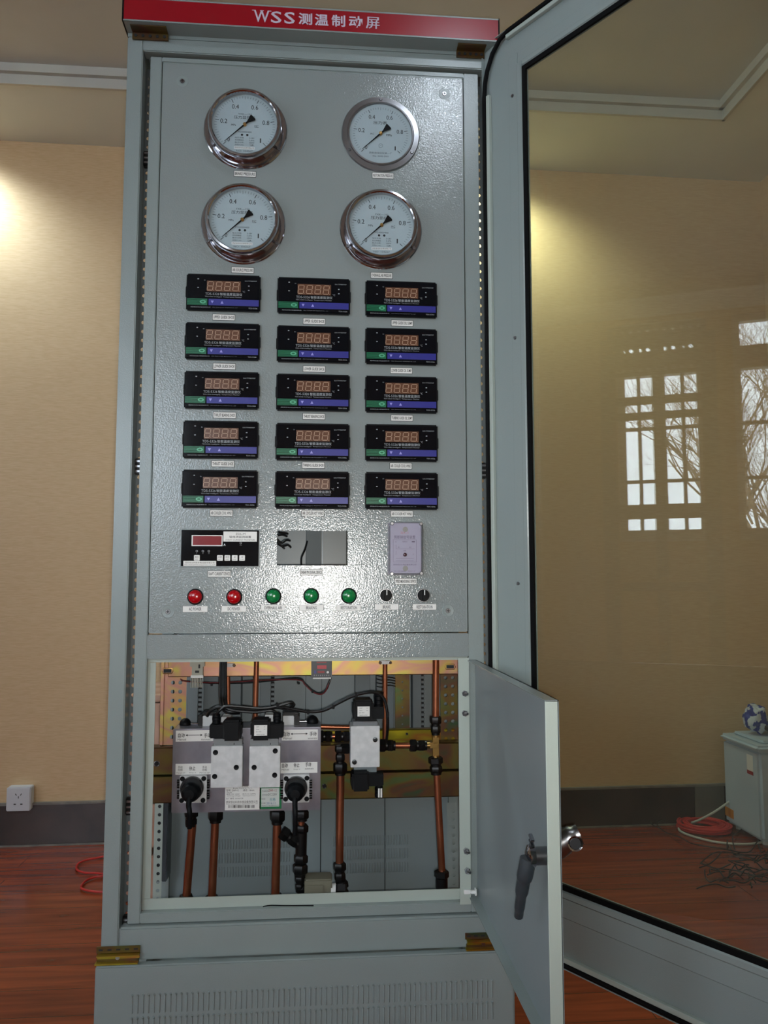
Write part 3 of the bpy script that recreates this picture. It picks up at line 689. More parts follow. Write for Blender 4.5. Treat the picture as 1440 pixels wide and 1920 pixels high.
    for t in (90, 210, 330):
        rs = (R+rd)/2+.001; x, z = rs*cos(radians(t)), rs*sin(radians(t)); mb = MB(); mb.lathe([(0, .003), (.003, .003), (.0042, 0)], STEEL, (x, -.0048, z), seg=14); mb.box(x-.003, x+.003, -.0081, -.0077, z-.0004, z+.0004, INK); mb.build('screw', g)
    return g
gauge(459.9, 239.8, 'g', 'chrome pressure gauge above the BRAKE PRESSURE plate, top left of the panel')
gauge(714.2, 248.5, 'g', 'pressure gauge with flat grey flange above the RESTORATION PRESSURE plate', True, .0885)
gauge(455.5, 417.0, 'g', 'chrome pressure gauge above the AIR SOURCE PRESSURE plate, left in the second row')
gauge(714.8, 427.0, 'g', 'chrome pressure gauge above the OVERHAUL AIR PRESSURE plate, right in the second row', False, .0925)
# shaft current monitor
p = at(412, 1027.5, 0); o = empty('shaft_current_monitor', (p.x, YP, p.z), 'black monitor with a blank dark red display above the SHAFT CURRENT DEVICE plate', 'panel meter')
mb = MB(); mb.box(-.083, .084, -.0015, 0, -.041, .0395, SMOOTHP, .0005, 1); mb.box(-.0815, .0815, -.004, -.001, -.0385, .0385, FACE, .0008, 1); mb.build('housing', o)
k = .0001337; X = lambda a: -.0818+(a-78)*k; Zz = lambda b: .0385-(b-116)*k
mb = MB(); mb.box(X(242), X(728), -.0048, -.004, Zz(372), Zz(198), WHITE); mb.box(X(262), X(712), -.0051, -.0045, Zz(357), Zz(213), mat('dark_red_window', (128, 14, 26), .2)); mb.build('display', o)
mb = MB(); mb.box(X(738), X(1270), -.0046, -.004, Zz(300), Zz(137), PLATE, .0003, 1); mb.text('ZDL-M', X(1008), -.0048, Zz(176), .0045, INKG, width=.0205); mb.text('轴电流监测装置', X(1005), -.0048, Zz(225), .0052, INKG, width=.046, bold=.008); mb.text('SHAFT CURRENT MONITOR', X(1005), -.0048, Zz(271), .0031, INKG, width=.062); mb.build('name_sticker', o)
mb = MB(); mb.box(X(120), X(633), -.0046, -.004, Zz(690), Zz(608), PLATE, .0003, 1); mb.text('西安恒达科技水电设备有限公司', X(376), -.0048, Zz(636), .0036, INK, width=.062); mb.text('Xian Hydropower Equipment Co., Ltd', X(376), -.0048, Zz(668), .002, INK, width=.064); mb.build('maker_sticker', o)
for a, s, t in ((330, '复位', 'RESET'), (692, '设置', 'SET'), (808, '移位', 'SHIFT'), (923, '减', 'DOWN'), (1040, '加', 'UP')):
    mb = MB(); mb.box(X(a-45), X(a+45), -.0052, -.004, Zz(605), Zz(516), PLATE, .0011, 2); mb.text(s, X(a), -.0055, Zz(545), .0038, INKG); mb.text(t, X(a), -.0055, Zz(582), .0018, INKG, width=.0075); mb.build('button', o)
mb = MB(); mb.text('A', X(760), -.0043, Zz(350), .0045, WHITE, bold=.02)
for a, b, t in ((327, 452, 'L'), (422, 452, 'H'), (515, 452, 'SS'), (1015, 322, 'ON')):
    mb.tube([(X(a)+.0020*cos(q), -.0043, Zz(b)+.0020*sin(q)) for q in [2*pi*i/12 for i in range(13)]], .0003, WHITE, seg=4, sub=1); mb.text(t, X(a), -.0043, Zz(b+34), .0022, DIM)
mb.build('indicator_marks', o)
# speed measuring device
p = at(760, 1028.5, 0); o = empty('speed_measuring_device', (p.x, YP, p.z), 'small upright signal box with clear cover above the SPEED MEASURING DEVICE plate', 'signal device')
LIL = mat('lilac_face', (176, 172, 192), .45); CLR = glass_mat('clear_cover', (.92, .93, .95, 1), dust=.02, f0=.05); HB = mat('housing_grey', (120, 122, 132), .4)
mb = MB(); mb.box(-.038, .038, -.004, 0, -.0575, .0575, HB, .003); mb.box(-.0325, .0345, -.008, -.003, -.053, .055, LIL); mb.build('housing', o)
mb = MB(); mb.box(-.037, .0385, -.019, -.0035, -.057, .0578, CLR, .004); mb.box(.0350, .0372, -.017, -.004, -.052, .052, DARKST); mb.build('clear_cover', o)
mb = MB(); yk = -.0083; RI = mat('print_red', (196, 120, 120), .5); PI_ = mat('print_plum', (96, 84, 108), .5)
k = .115/1190; X = lambda a: (a-712)*k; Zz = lambda b: (685-b)*k
mb.text('2JX-1', X(690), yk, Zz(335), .0055, RI, width=.017); mb.text('剪断销信号装置', X(700), yk, Zz(428), .0074, PI_, width=.046)
for a0, b0, a1, b1 in ((440, 485, 960, 487), (440, 985, 960, 987), (438, 485, 440, 985), (960, 485, 962, 985), (500, 690, 920, 692), (500, 905, 900, 907), (500, 960, 900, 962), (500, 740, 502, 800), (500, 600, 502, 690)): mb.box(X(a0), X(a1)+.0002, yk, yk+.0003, Zz(b1)-.0002, Zz(b0), PI_)
for a, b, s in ((500, 535, '+'), (705, 530, '电源指示'), (895, 530, '-'), (570, 655, 'R1'), (825, 655, 'R2'), (500, 815, '1'), (890, 815, '2'), (700, 735, '报警')): mb.text(s, X(a), yk, Zz(b), .0026, PI_)
mb.text('西安恒达水电设备有限公司', X(700), yk, Zz(1045), .0034, PI_, width=.050); mb.text('TEL 029-88888   FAX 1-7', X(690), yk, Zz(1190), .0022, PI_, width=.046)
mb.build('face_print', o)
mb = MB(); mb.lathe([(0, .006), (.003, .005), (.0042, .002), (.0042, 0)], mat('dark_led', (70, 14, 40), .2), (X(705), yk, Zz(822)), seg=16); mb.build('indicator_led', o)
for b in (255, 1130):
    mb = MB(); mb.lathe([(0, 0), (.0058, 0)], mat('beige_dot', (158, 158, 150), .6), (X(715), yk-.0002, Zz(b)), seg=18); mb.build('mounting_dot', o)
for a, b in ((405, 130), (1055, 135), (400, 1250), (1060, 1240)):
    mb = MB(); mb.lathe([(0, .003), (.003, .003), (.0042, 0)], STEEL, (X(a), -.0185, Zz(b)), seg=14); mb.build('screw', o)
# pilot lamps and rotary switches
LR = mat('red_lens', (168, 0, 14), .18, coat=.6); LG = mat('green_lens', (0, 122, 62), .18, coat=.6)
LN = ['AC POWER', 'DC POWER', 'OVERHAUL AIR', 'BRAKING', 'RESTORATION']
for i, (a, b) in enumerate(((364.5, 1119), (438, 1119.5), (512, 1118), (583.5, 1117.5), (654.7, 1117.5))):
    p = at(a, b, -.004); cn = 'red' if i < 2 else 'green'
    o = empty('pilot_lamp', (p.x, YP, p.z), 'round %s pilot lamp above the %s plate' % (cn, LN[i]), 'pilot lamp', 'pilot lamps in the bottom row')
    mb = MB(); mb.lathe([(.0170, 0), (.0170, .003), (.0160, .0055), (.0145, .006), (.0143, .003)], BLACK, seg=36); mb.build('ring', o)
    mb = MB(); mb.lathe([(.0145, .004), (.0142, .0065), (.0120, .0092), (.0080, .0108), (.004, .0115), (0, .0117)], LR if i < 2 else LG, seg=36); mb.build('lens', o)
for i, (a, b) in enumerate(((725, 1116.5), (795.7, 1116.5))):
    p = at(a, b, -.008); o = empty('rotary_switch', (p.x, YP, p.z), 'black rotary switch above the %s plate at the right end' % ('BRAKE' if i == 0 else 'RESTORATION'), 'switch', 'black rotary switches')
    mb = MB(); mb.lathe([(.0150, 0), (.0150, .0015), (.0142, .0025), (.0125, .0025)], STEEL, seg=30); mb.build('collar', o)
    mb = MB(); mb.lathe([(.0130, 0), (.0130, .008), (.0118, .0105), (0, .0105)], BLACK, seg=30); mb.box(-.0040, .0040, -.0225, -.009, -.0128, .0128, BLACK, .0025, 2); mb.build('knob', o)
    mb = MB(); mb.box(-.0009, .0009, -.0229, -.0223, .001, .0118, WHITE); mb.build('pointer_line', o)

# ------------------------------------------------------------------ inside the lower compartment
def bp(mb, x0, y0, x1, y1, y, d, m, bev=0):
    a, b = at(x0, y0, y), at(x1, y1, y); xc, zc_ = (x0+x1)/2, (y0+y1)/2
    p = at(xc, zc_, y); hw, hh = sz(abs(x1-x0), y)/2, sz(abs(y1-y0), y)/2
    mb.box(p.x-hw, p.x+hw, y, y+d, p.z-hh, p.z+hh, m, bev); return p
def P3(px, py, y): return tuple(at(px, py, y))
# beams (parts of the cabinet): a folded channel has lips top and bottom
def beam(x0, x1, z0, z1, y, m, lip=.02, holes=(), slots=()):
    mb = MB(); mb.box(x0, x1, y, y+.003, z0, z1, m, .001, 1); mb.box(x0, x1, y, y+lip, z1-.003, z1, m, .001, 1); mb.box(x0, x1, y, y+lip, z0, z0+.003, m, .001, 1)
    for hx_, hz, r in holes: mb.lathe([(0, 0), (r, 0)], BLACKM, (hx_, y-.0003, hz), seg=14); mb.lathe([(r*.8, .0), (r, .0008), (r*1.2, 0)], STEEL, (hx_, y-.0002, hz), seg=14)
    for hx_, hz in slots:
        mb.tube([(hx_-.010, y-.0002, hz-.006), (hx_+.010, y-.0002, hz-.006), (hx_+.013, y-.0002, hz), (hx_+.010, y-.0002, hz+.006), (hx_-.010, y-.0002, hz+.006), (hx_-.013, y-.0002, hz), (hx_-.010, y-.0002, hz-.006)], .0011, BRASS, seg=5, sub=1)
        mb.box(hx_-.009, hx_+.009, y-.0004, y, hz-.004, hz+.004, DARKST)
    return part(mb, 'cross_beam')
YB = .26
zt = at(500, 1241, .22).z; zb_ = at(500, 1268, .22).z
beam(.078, .80, zb_, zt+.03, .22, ZINC, .03, slots=[(at(314, 1258, .22).x, at(314, 1258, .22).z), (at(844, 1250, .22).x, at(844, 1250, .22).z)])
za, zc2 = at(700, 1395, YB).z, at(700, 1446, YB).z
beam(.0, .83, zc2, za, YB, ZINCD, .04, holes=[(at(294, 1432, YB).x, at(294, 1432, YB).z, .006)])
zd, ze = at(500, 1452, YB).z, at(500, 1502, YB).z
beam(.0, .83, ze, zd, YB, ZINCD, .04, holes=[(at(608, 1474, YB).x, at(608, 1474, YB).z, .005), (at(283, 1489, YB).x, at(283, 1489, YB).z, .005)])
zf, zg = at(750, 1368, .34).z, at(750, 1400, .34).z
beam(.42, .80, zg, zf, .34, ZINCB, .02, holes=[(at(763, 1376, .34).x, at(763, 1376, .34).z, .003)])
# perforated zinc uprights
def upright(xa, xb, py0, py1, y, m, cols, n0, pitch=.0205, r=.0055, lip=None, name='perforated_upright'):
    a, b = at(xa, (py0+py1)/2, y), at(xb, (py0+py1)/2, y); z1, z0 = at(xa, py0, y).z, at(xa, py1, y).z
    mb = MB(); n = max(2, int((z1-z0-.01)/pitch)); hs_ = [z0+.008+pitch*(i+.5) for i in range(n)]
    mb.sheet((a.x, b.x, [a.x+(b.x-a.x)*c for c in cols]), y, z0, z1, .0015, m, hs_, r)
    if lip: mb.box(a.x-lip, a.x, y-.004, y+.03, z0, z1, m, .001, 1)
    return part(mb, name)
upright(308, 349, 1225, 1397, .28, ZINC, (.38, .72), 7, .0215, .0048, lip=.009)
upright(826, 858, 1225, 1400, .30, ZINCD, (.30, .72), 7, .0215, .0045)
upright(288, 304, 1500, 1700, .50, LIPP, (.58,), 11, .0215, .0046)
mb = MB(); a = at(289, 1600, .51); mb.box(a.x, a.x+.021, .505, .508, .2, .47, DARKST); part(mb, 'hole_shade_strip')  # added dark strip, stands in for shade inside the post holes

mb = MB(); a = at(306, 1600, .52); mb.box(a.x, a.x+.014, .50, .56, .2, .47, DARKST, .002); part(mb, 'dark_post')
upright(838, 866, 1505, 1700, .54, PAINT, (.45,), 10, .0215, .0046)
upright(741, 768, 1225, 1372, .42, ZINCD, (.5,), 6, .022, .0025)
# slotted wiring ducts
def duct(x0, x1, y0, y1, y, teeth=None):
    mb = MB(); a, b = at(x0, (y0+y1)/2, y), at(x1, (y0+y1)/2, y); z1, z0 = at(x0, y0, y).z, at(x0, y1, y).z
    mb.box(a.x, b.x, y, y+.05, z0, z1, DUCT, .001, 1)
    if teeth:
        n = int((z1-z0)/.0125)
        for i in range(n):
            z = z0+.0125*(i+.3); xs = b.x if teeth > 0 else a.x
            mb.box(xs-.0005, xs+.010*teeth, y+.004, y+.007, z, z+.0065, DUCT); mb.box(xs, xs+.0085*teeth, y+.012, y+.014, z-.004, z+.010, INK)
    return part(mb, 'wiring_duct')
duct(351, 371, 1225, 1398, .50, 1); duct(382, 452, 1225, 1360, .535); duct(488, 508, 1225, 1360, .50, 1); duct(666, 694, 1225, 1372, .47); duct(706, 738, 1225, 1372, .53); duct(774, 790, 1225, 1372, .48, 1)
p = at(588, 1030, .50); mb = MB(); mb.box(p.x-.021, p.x+.021, .50, .55, .93, 1.25, DUCT, .001, 1); part(mb, 'wiring_duct')
# ---- valve manifold
YV = .15
p0 = at(463, 1518, YV)
vm = empty('valve_manifold', (p0.x, YV+.05, p0.z), 'wide aluminium valve manifold with two black levers at the left of the compartment', 'valve block')
def vp_(mb, name, parent=vm): return mb.build(name, parent, world=True)
mb = MB(); bp(mb, 330, 1369, 596, 1517, YV, .075, ALUG, .0015); vp_(mb, 'base_block')
for (x0, x1, t1, t2, yy_) in ((397, 453, 'x', 'x', 0), (468.5, 524, '', '', 0)):
    mb = MB(); bp(mb, x0, 1401, x1, 1474.5, YV-.035, .035, ALU, .001)
    hl = ((404, 1411), (443, 1439), (402.5, 1456)) if x0 < 400 else ((516, 1408), (476.5, 1439), (515, 1453.5))
    vb = vp_(mb, 'valve_body'); mb = MB()
    for a, b in hl: q = at(a, b, YV-.0355); mb.lathe([(0, .0004), (.0047, .0004), (.0055, .0008), (.0058, 0)], BLACK, q, seg=18)
    mb.build('bolt_recess', vb, world=True)
    x2, x3 = (402, 453) if x0 < 400 else (470, 521)
    mb = MB(); bp(mb, x2, 1386, x3, 1402, YV-.028, .04, mat('grey_casting', (118, 122, 124), .5), .001); q = at(x3-14, 1395, YV-.029); mb.box(q.x-.0008, q.x+.0008, q.y, q.y+.002, q.z-.002, q.z+.002, INK); mb.build('adapter', vb, world=True)
# solenoid coils with plugs and cable glands
def coil(pts_coil, plug, gland, lab, parent):
    mb = MB(); bp(mb, *pts_coil, YV-.038, .050, BLACK, .004); q = bp(mb, pts_coil[0]-2, pts_coil[1]+6, pts_coil[2]+2, pts_coil[3]-8, YV-.030, .045, BLACK, .003)
    c = vp_(mb, 'solenoid_coil', parent)
    mb = MB(); bp(mb, *plug, YV-.030, .035, BLACK, .002); mb.build('plug', c, world=True)
    mb = MB(); g = at((gland[0]+gland[2])/2, gland[3], YV-.012); h = at((gland[0]+gland[2])/2, gland[1], YV-.012); r_ = sz(abs(gland[2]-gland[0]), YV)/2
    for i in range(4): z0_, z1_ = g.z+(h.z-g.z)*i/4, g.z+(h.z-g.z)*(i+.85)/4; mb.cyl((g.x, g.y, z0_), (g.x, g.y, z1_), r_*(1-.05*(i % 2)), BLACK, 14)
    mb.build('cable_gland', c, world=True)
    if lab:
        mb = MB(); q = bp(mb, *lab, YV-.0388, .001, PLATE); h = sz(lab[3]-lab[1], YV)
        for k_, (s, dx, dz) in enumerate((('220V', -.25, .33), ('AC', .33, .33), ('50Hz', -.25, .10), ('6W', .33, .10), ('ED 100%', -.16, -.12), ('MADE IN PRC', 0, -.38))):
            mb.text(s, q.x+dx*h*1.1, YV-.0391, q.z+dz*h, .0022, INKG, width=.004*len(s)*.42)
        mb.build('coil_sticker', c, world=True)
    return c
coil((418, 1352, 450, 1389), (393, 1360, 420, 1384), (398, 1338, 413, 1362), None, vm)
coil((472, 1351, 505, 1388), (504, 1358, 531, 1383), (512, 1336, 527, 1360), (477, 1360, 500.5, 1379), vm)
# pilot spools with ball knobs at the rear top
for side, (wx0, wx1, ex0, ex1, rx0, rx1, kx, ky, kr) in enumerate(((380, 398, 371, 381, 356, 373, 347.5, 1357.5, 10.5), (531, 551, 550, 561, 559, 577, 586, 1352.5, 11))):
    yy = YV+.03; mb = MB(); bp(mb, wx0, 1343, wx1, 1369, yy, .045, ALU, .001)
    if side == 0: bp(mb, 415, 1345, 432, 1362, yy, .045, ALU, .001)
    else: bp(mb, 497, 1341, 512, 1358, yy, .045, ALU, .001)
    s_ = vp_(mb, 'pilot_valve'); mb = MB(); bp(mb, ex0, 1341, ex1, 1368, yy-.002, .05, BLACKM, .003); bp(mb, wx0, 1336, wx1+8, 1344, yy+.01, .04, BLACKM, .002); mb.build('end_cover', s_, world=True)
    mb = MB(); a, b = at(rx0, ky, yy+.02), at(rx1, ky, yy+.02); mb.cyl(a, (b.x, a.y, a.z), sz(2.3, yy), CHROME, 12); mb.build('rod', s_, world=True)
    q = at(kx, ky, yy+.02); R_ = sz(kr, yy); mb = MB(); mb.lathe([(0, -R_)]+[(R_*sin(t*pi/10), -R_*cos(t*pi/10)) for t in range(1, 10)]+[(0, R_)], BLACK, q, seg=20); mb.build('ball_knob', s_, world=True)
# printed strips
def sticker(name, x0, y0, x1, y1, m, texts, y=YV-.0006, th=.0006, parent=vm, border=None):
    mb = MB(); q = bp(mb, x0, y0, x1, y1, y, th, border or m)
    if border: bp(mb, x0+3, y0+5, x1-4, y1-4, y-.0003, .0004, m)
    for s, a, b, h, w_, mm in texts: z = at(a, b, y-.0006); mb.text(s, z.x, y-.0007, z.z, sz(h, y), mm, width=sz(w_, y), bold=.012 if h > 7 else 0)
    return mb, q
def arrow(mb, a, b, py, y):
    A, Bq = at(a, py, y), at(b, py, y); z = A.z; mb.box(A.x+.003, Bq.x-.003, y-.0008, y-.0006, z-.0006, z+.0006, INK)
    mb.geo([(A.x, y-.0008, z), (A.x+.0045, y-.0008, z+.0026), (A.x+.0045, y-.0008, z-.0026)], [(0, 1, 2)], INK); mb.geo([(Bq.x, y-.0008, z), (Bq.x-.0045, y-.0008, z+.0026), (Bq.x-.0045, y-.0008, z-.0026)], [(0, 1, 2)], INK)
mb, q = sticker('s', 331.5, 1370, 398, 1389.5, PLATE, [('自动', 340, 1379, 8, 12, INK), ('手动', 389, 1379, 8, 12, INK), ('Manual', 341, 1386.5, 3.6, 15, INK), ('Automatic', 386, 1386.2, 3.2, 17, INKG)]); arrow(mb, 348, 380, 1378.5, YV); vp_(mb, 'mode_sticker')
mb, q = sticker('s', 529.5, 1368.5, 595, 1387.5, PLATE, [('自动', 537, 1376.5, 8, 12.5, INK), ('手动', 587, 1376, 8, 12.5, INK), ('Manual', 539, 1384.5, 3.6, 16, INK), ('automatic', 586, 1384.2, 3.2, 17, INKG)]); arrow(mb, 545, 577, 1376, YV); vp_(mb, 'mode_sticker')
mb, q = sticker('s', 331, 1432.5, 396, 1451.5, PLATE, [('手动', 338, 1438.5, 4.5, 8, INK), ('控制', 338, 1443.5, 4.5, 8, INK), ('停止', 360.5, 1440.5, 8, 11, INK), ('手动', 383.5, 1438.5, 4.5, 8, INK), ('控制', 383.5, 1443.5, 4.5, 8, INK), ('Manual ctrl', 339, 1449, 2.4, 15, INKG), ('Stop it', 361, 1449, 2.6, 12, INKG), ('Manual ctrl', 384, 1448.8, 2.4, 18, INKG)]); vp_(mb, 'mode_sticker')
mb, q = sticker('s', 527, 1430, 594, 1449, PLATE, [('自动', 534, 1435.5, 8, 10.5, INK), ('停止', 556, 1434.5, 8, 10.5, INK), ('手动', 578, 1433.5, 8, 10.5, INK), ('Manual', 535, 1443, 2.8, 13, INKG), ('Stop it', 556.5, 1442.5, 2.6, 12, INKG), ('automatic', 580, 1441, 3, 16, INKG)]); vp_(mb, 'mode_sticker')
mb, q = sticker('s', 423.5, 1475, 487, 1517, PLATE, [('刹车控制阀', 454, 1473.5, 4, 20, INK), ('Brake Control Valve', 455, 1477.5, 2.2, 34, INKG), ('型号: ZHF-12', 436, 1482, 3.6, 22, INK), ('通径: 12mm', 466, 1481.5, 3.6, 20, INK), ('Model', 430, 1486, 2, 9, INKG), ('电压: DC 220V', 437, 1489, 3, 23, INKG), ('压力: 0~1.0MPa', 467, 1488.5, 3, 24, INKG), ('working voltage', 438, 1492.5, 2, 24, INKG), ('working pressure', 467, 1492, 2, 23, INKG), ('出厂编号: 20160128', 440, 1497, 2.8, 30, INKG), ('西安恒达科技水电设备有限公司', 453.5, 1503.5, 4.4, 56, INK), ('Xian Hydropower Equipment Co., Ltd', 453.5, 1507.5, 2, 56, INKG)]);
for i in range(26):
    r_ = random.Random(i); a = at(429+i*1.9, 1512, YV); ww = sz(r_.choice((.5, .9, 1.3)), YV); mb.box(a.x-ww/2, a.x+ww/2, YV-.0010, YV-.0007, a.z-sz(2.4, YV), a.z+sz(2.4, YV), INK)
vp_(mb, 'maker_sticker')
mb, q = sticker('s', 487.5, 1474, 527, 1515.5, mat('pale_green_paper', (196, 204, 200), .5), [('产品型号', 497, 1483.5, 2.6, 12, INKG), ('ZHF-12', 511, 1482, 4, 15, mat('ink_red', (150, 50, 60), .5)), ('工作电压', 497, 1490.5, 2.6, 12, INKG), ('DC220V', 511, 1489.5, 4, 16, INKG), ('检验', 494, 1498, 2.6, 7, INKG), ('合格', 511, 1499, 6, 11, mat('ink_teal', (60, 130, 150), .5)), ('日期', 494, 1506, 2.6, 7, INKG), ('2016.11', 508, 1506, 3.6, 16, mat('ink_blue', (40, 90, 140), .5)), ('西安恒达水电设备有限公司', 506.5, 1510.5, 2.2, 31, INKG)], border=mat('green_border', (14, 112, 66), .4)); vp_(mb, 'inspection_sticker')
# rotary lever valves
for sd, (x0, x1, y0_, y1_, cx_, cy_, lx, ly, scr) in enumerate(((338, 386, 1456.5, 1504, 360.5, 1477, 355.5, 1553, ((342, 1460.5), (382, 1460), (340.5, 1501), (380.5, 1500.5))), (532, 579, 1454.5, 1503.5, 555, 1476.5, 553.5, 1566, ((536.5, 1460), (575.5, 1459), (535.5, 1498.5), (575, 1498))))):
    mb = MB(); bp(mb, x0, y0_, x1, y1_, YV-.014, .014, ALU, .001)
    for (a, b) in scr: q = at(a, b, YV-.0145); mb.lathe([(0, .002), (.0048, .002), (.0055, 0)], BLACK, q, seg=16)
    for yk_ in (1466, 1475, 1486, 1495):
        for xk in (x0-3, x1+3): q = at(xk, yk_, YV-.012); mb.cyl((q.x-.004, q.y+.004, q.z), (q.x+.004, q.y+.004, q.z), .0045, BLACKM, 10)
    lv = vp_(mb, 'lever_valve'); q = at(cx_, cy_, YV-.014)
    mb = MB(); r_ = sz(20.5, YV); mb.lathe([(r_, 0), (r_, .010), (r_*.96, .013), (r_*.82, .013), (r_*.78, .008), (0, .008)], DARKST, q, seg=36); mb.build('collar', lv, world=True)
    mb = MB(); r_ = sz(16.5, YV); q2 = q-Vector((.001, .010, .006)); mb.lathe([(r_, 0), (r_*1.03, .004), (r_, .010), (r_*.9, .016), (r_*.86, .018), (r_*.84, .022), (r_*.6, .026), (r_*.5, .028), (0, .0285)], BLACK, q2, seg=36)
    e = at(lx, ly, YV-.055); mb.tube([q2-Vector((0, .022, .006)), q2-Vector((0, .030, .022)), Vector((e.x, YV-.060, (e.z+q2.z)/2)), e], [.0062, .0058, .0056, .0054], BLACK, seg=12); mb.build('lever', lv, world=True)
# ---- second solenoid valve
p1 = at(685, 1448, YV); sv = empty('solenoid_valve', (p1.x, YV+.05, p1.z), 'smaller aluminium solenoid valve between the horizontal copper pipes, right of the manifold', 'valve')
mb = MB(); bp(mb, 658, 1363, 711.5, 1437, YV-.02, .06, ALU, .001); vb = vp_(mb, 'valve_body', sv)
for a, b in ((703.5, 1387), (664.5, 1429)):
    mb = MB(); q = at(a, b, YV-.021); mb.lathe([(0, .0015), (.0028, .0015), (.003, .0025), (.0052, .0022), (.0056, 0)], DARKST, q, seg=16); mb.build('bolt', vb, world=True)
mb = MB(); bp(mb, 662.5, 1353, 708, 1364, YV-.012, .045, mat('grey_casting_b', (112, 116, 120), .5), .001); bp(mb, 664, 1437, 706, 1448, YV-.012, .045, DUCT, .001); mb.build('adapter', vb, world=True)
coil((664, 1313, 699, 1351), (697, 1326, 720, 1348), (702, 1296, 719, 1328), (670.5, 1325, 693, 1343), sv)
coil((661, 1449, 692, 1484), (690, 1452, 719, 1474), (703, 1470, 718, 1494), None, sv)
mb = MB()
for k_ in (0, 1): bp(mb, 709+k_*4.5, 1479, 712+k_*4.5, 1495, YV-.03, .002, PLATE)
vp_(mb, 'cable_marker', sv)
# ---- copper pipes with black compression fittings
def pipe(label, segs, fits, r, group='copper pipes in the compartment'):
    c = Vector(segs[0][0]); o = empty('copper_pipe', c, label, 'pipe', group)
    for s_ in segs: MB().tube(s_, r, COPPER, seg=18, sub=4 if len(s_) > 2 else 1).build('tube', o, world=True)
    for (a, b, rr) in fits:
        a, b = Vector(a), Vector(b); mb = MB(); L = (b-a); n = max(1, round(L.length/.022))
        if L.length > .075:
            mb.hexnut(a, a+L*.2, rr, BLACKM); mb.cyl(a+L*.2, a+L*.8, rr*.8, BLACKM, 18); mb.hexnut(a+L*.78, b, rr*1.05, BLACKM); mb.build('fitting', o, world=True); continue
        for i in range(n):
            q0, q1 = a+L*(i/n), a+L*((i+.8)/n); mb.hexnut(q0, q1, rr*(1 if i % 2 == 0 else .86), BLACKM); mb.cyl(q1-L*.02, a+L*((i+1)/n), rr*.72, BLACKM, 16)
        mb.build('fitting', o, world=True)
    return o
YP2 = .19
def vert(x0, y0_, x1, y1_, y=YP2): return [P3(x0, y0_, y), P3(x1, y1_, y)]
R1 = sz(7, YP2)
pipe('copper pipe behind the left black lever, leftmost of those going down', [vert(361, 1545, 349, 1690)], [(P3(359, 1519, YP2), P3(358, 1549, YP2), sz(13, YP2)), (P3(349.5, 1678, YP2), P3(349, 1700, YP2), sz(13, YP2))], R1*1.02)
pipe('second copper pipe from the left going down from the manifold', [vert(404, 1535, 397, 1690)], [(P3(404.5, 1519, YP2), P3(404, 1542, YP2), sz(14, YP2)), (P3(398, 1680, YP2), P3(397, 1700, YP2), sz(13, YP2))], R1)
pipe('copper pipe going down below the green inspection sticker', [vert(520, 1535, 516, 1690)], [(P3(520.5, 1519, YP2), P3(520, 1545, YP2), sz(14, YP2)), (P3(518, 1677, YP2), P3(518, 1700, YP2), sz(13, YP2))], R1*1.05)
pipe('short copper pipe with stacked black fittings under the right lever', [vert(566, 1536, 564, 1553)], [(P3(567, 1519, YP2), P3(567, 1539, YP2), sz(12, YP2)), (P3(566, 1546, YP2), P3(564, 1618, YP2), sz(12.5, YP2)), (P3(563, 1620, YP2), P3(562.5, 1642, YP2), sz(14, YP2)), (P3(527, 1559, YP2), P3(560, 1583, YP2), sz(12.5, YP2)), (P3(562.5, 1642, YP2), P3(562, 1672, YP2), sz(10, YP2)), (P3(558, 1668, YP2), P3(574, 1668, YP2), sz(9, YP2))], R1*.8)
pipe('copper pipe going down below the smaller solenoid valve', [vert(638.5, 1450, 636.5, 1625)], [(P3(638, 1404, YP2), P3(660, 1404, YP2), sz(10, YP2)), (P3(638, 1398, YP2), P3(638, 1430, YP2), sz(10, YP2)), (P3(638, 1430, YP2), P3(638, 1453, YP2), sz(13, YP2)), (P3(636.5, 1617, YP2), P3(638, 1655, YP2), sz(12, YP2)), (P3(640, 1652, YP2), P3(648, 1700, YP2), sz(12, YP2))], R1*1.02)
o = pipe('copper pipe at the right side joined by a brass tee', [vert(817.5, 1215, 817, 1348), vert(819, 1450, 829, 1640)], [(P3(817, 1343, YP2), P3(817, 1378, YP2), sz(10.5, YP2)), (P3(816.5, 1419, YP2), P3(818, 1452, YP2), sz(13.5, YP2)), (P3(828, 1632, YP2), P3(829, 1700, YP2), sz(13.5, YP2))], R1*.9)
mb = MB(); bp(mb, 812, 1380, 823, 1418, YP2-.006, .012, BRASS, .001); bp(mb, 806, 1393, 822, 1403, YP2-.007, .012, BRASS, .001); mb.cyl(P3(817.5, 1377, YP2), P3(817.5, 1382, YP2), sz(7, YP2), BRASS); mb.cyl(P3(817.5, 1416, YP2), P3(817.5, 1420, YP2), sz(6, YP2), BRASS); mb.cyl(P3(799, 1397.5, YP2), P3(807, 1397.5, YP2), sz(5.5, YP2), BRASS); mb.build('brass_tee', o, world=True)
pipe('short horizontal copper pipe between the smaller valve and the brass tee', [[P3(738, 1398, YP2), P3(772, 1398, YP2)]], [(P3(711, 1398, YP2), P3(741, 1398, YP2), sz(12.5, YP2)), (P3(768, 1398, YP2), P3(800, 1398, YP2), sz(12, YP2))], R1*.78)
pipe('short black-fitted copper pipe between the manifold and the smaller valve', [[P3(620, 1381, YP2), P3(632, 1381, YP2)]], [(P3(596, 1381, YP2), P3(623, 1381, YP2), sz(12, YP2)), (P3(628, 1381, YP2), P3(658, 1381, YP2), sz(11.5, YP2))], R1*.7)
pipe('thin horizontal copper pipe running behind the ball knob to the smaller valve', [[P3(560, 1362, .24), P3(662, 1364, .24)]], [], R1*.62)
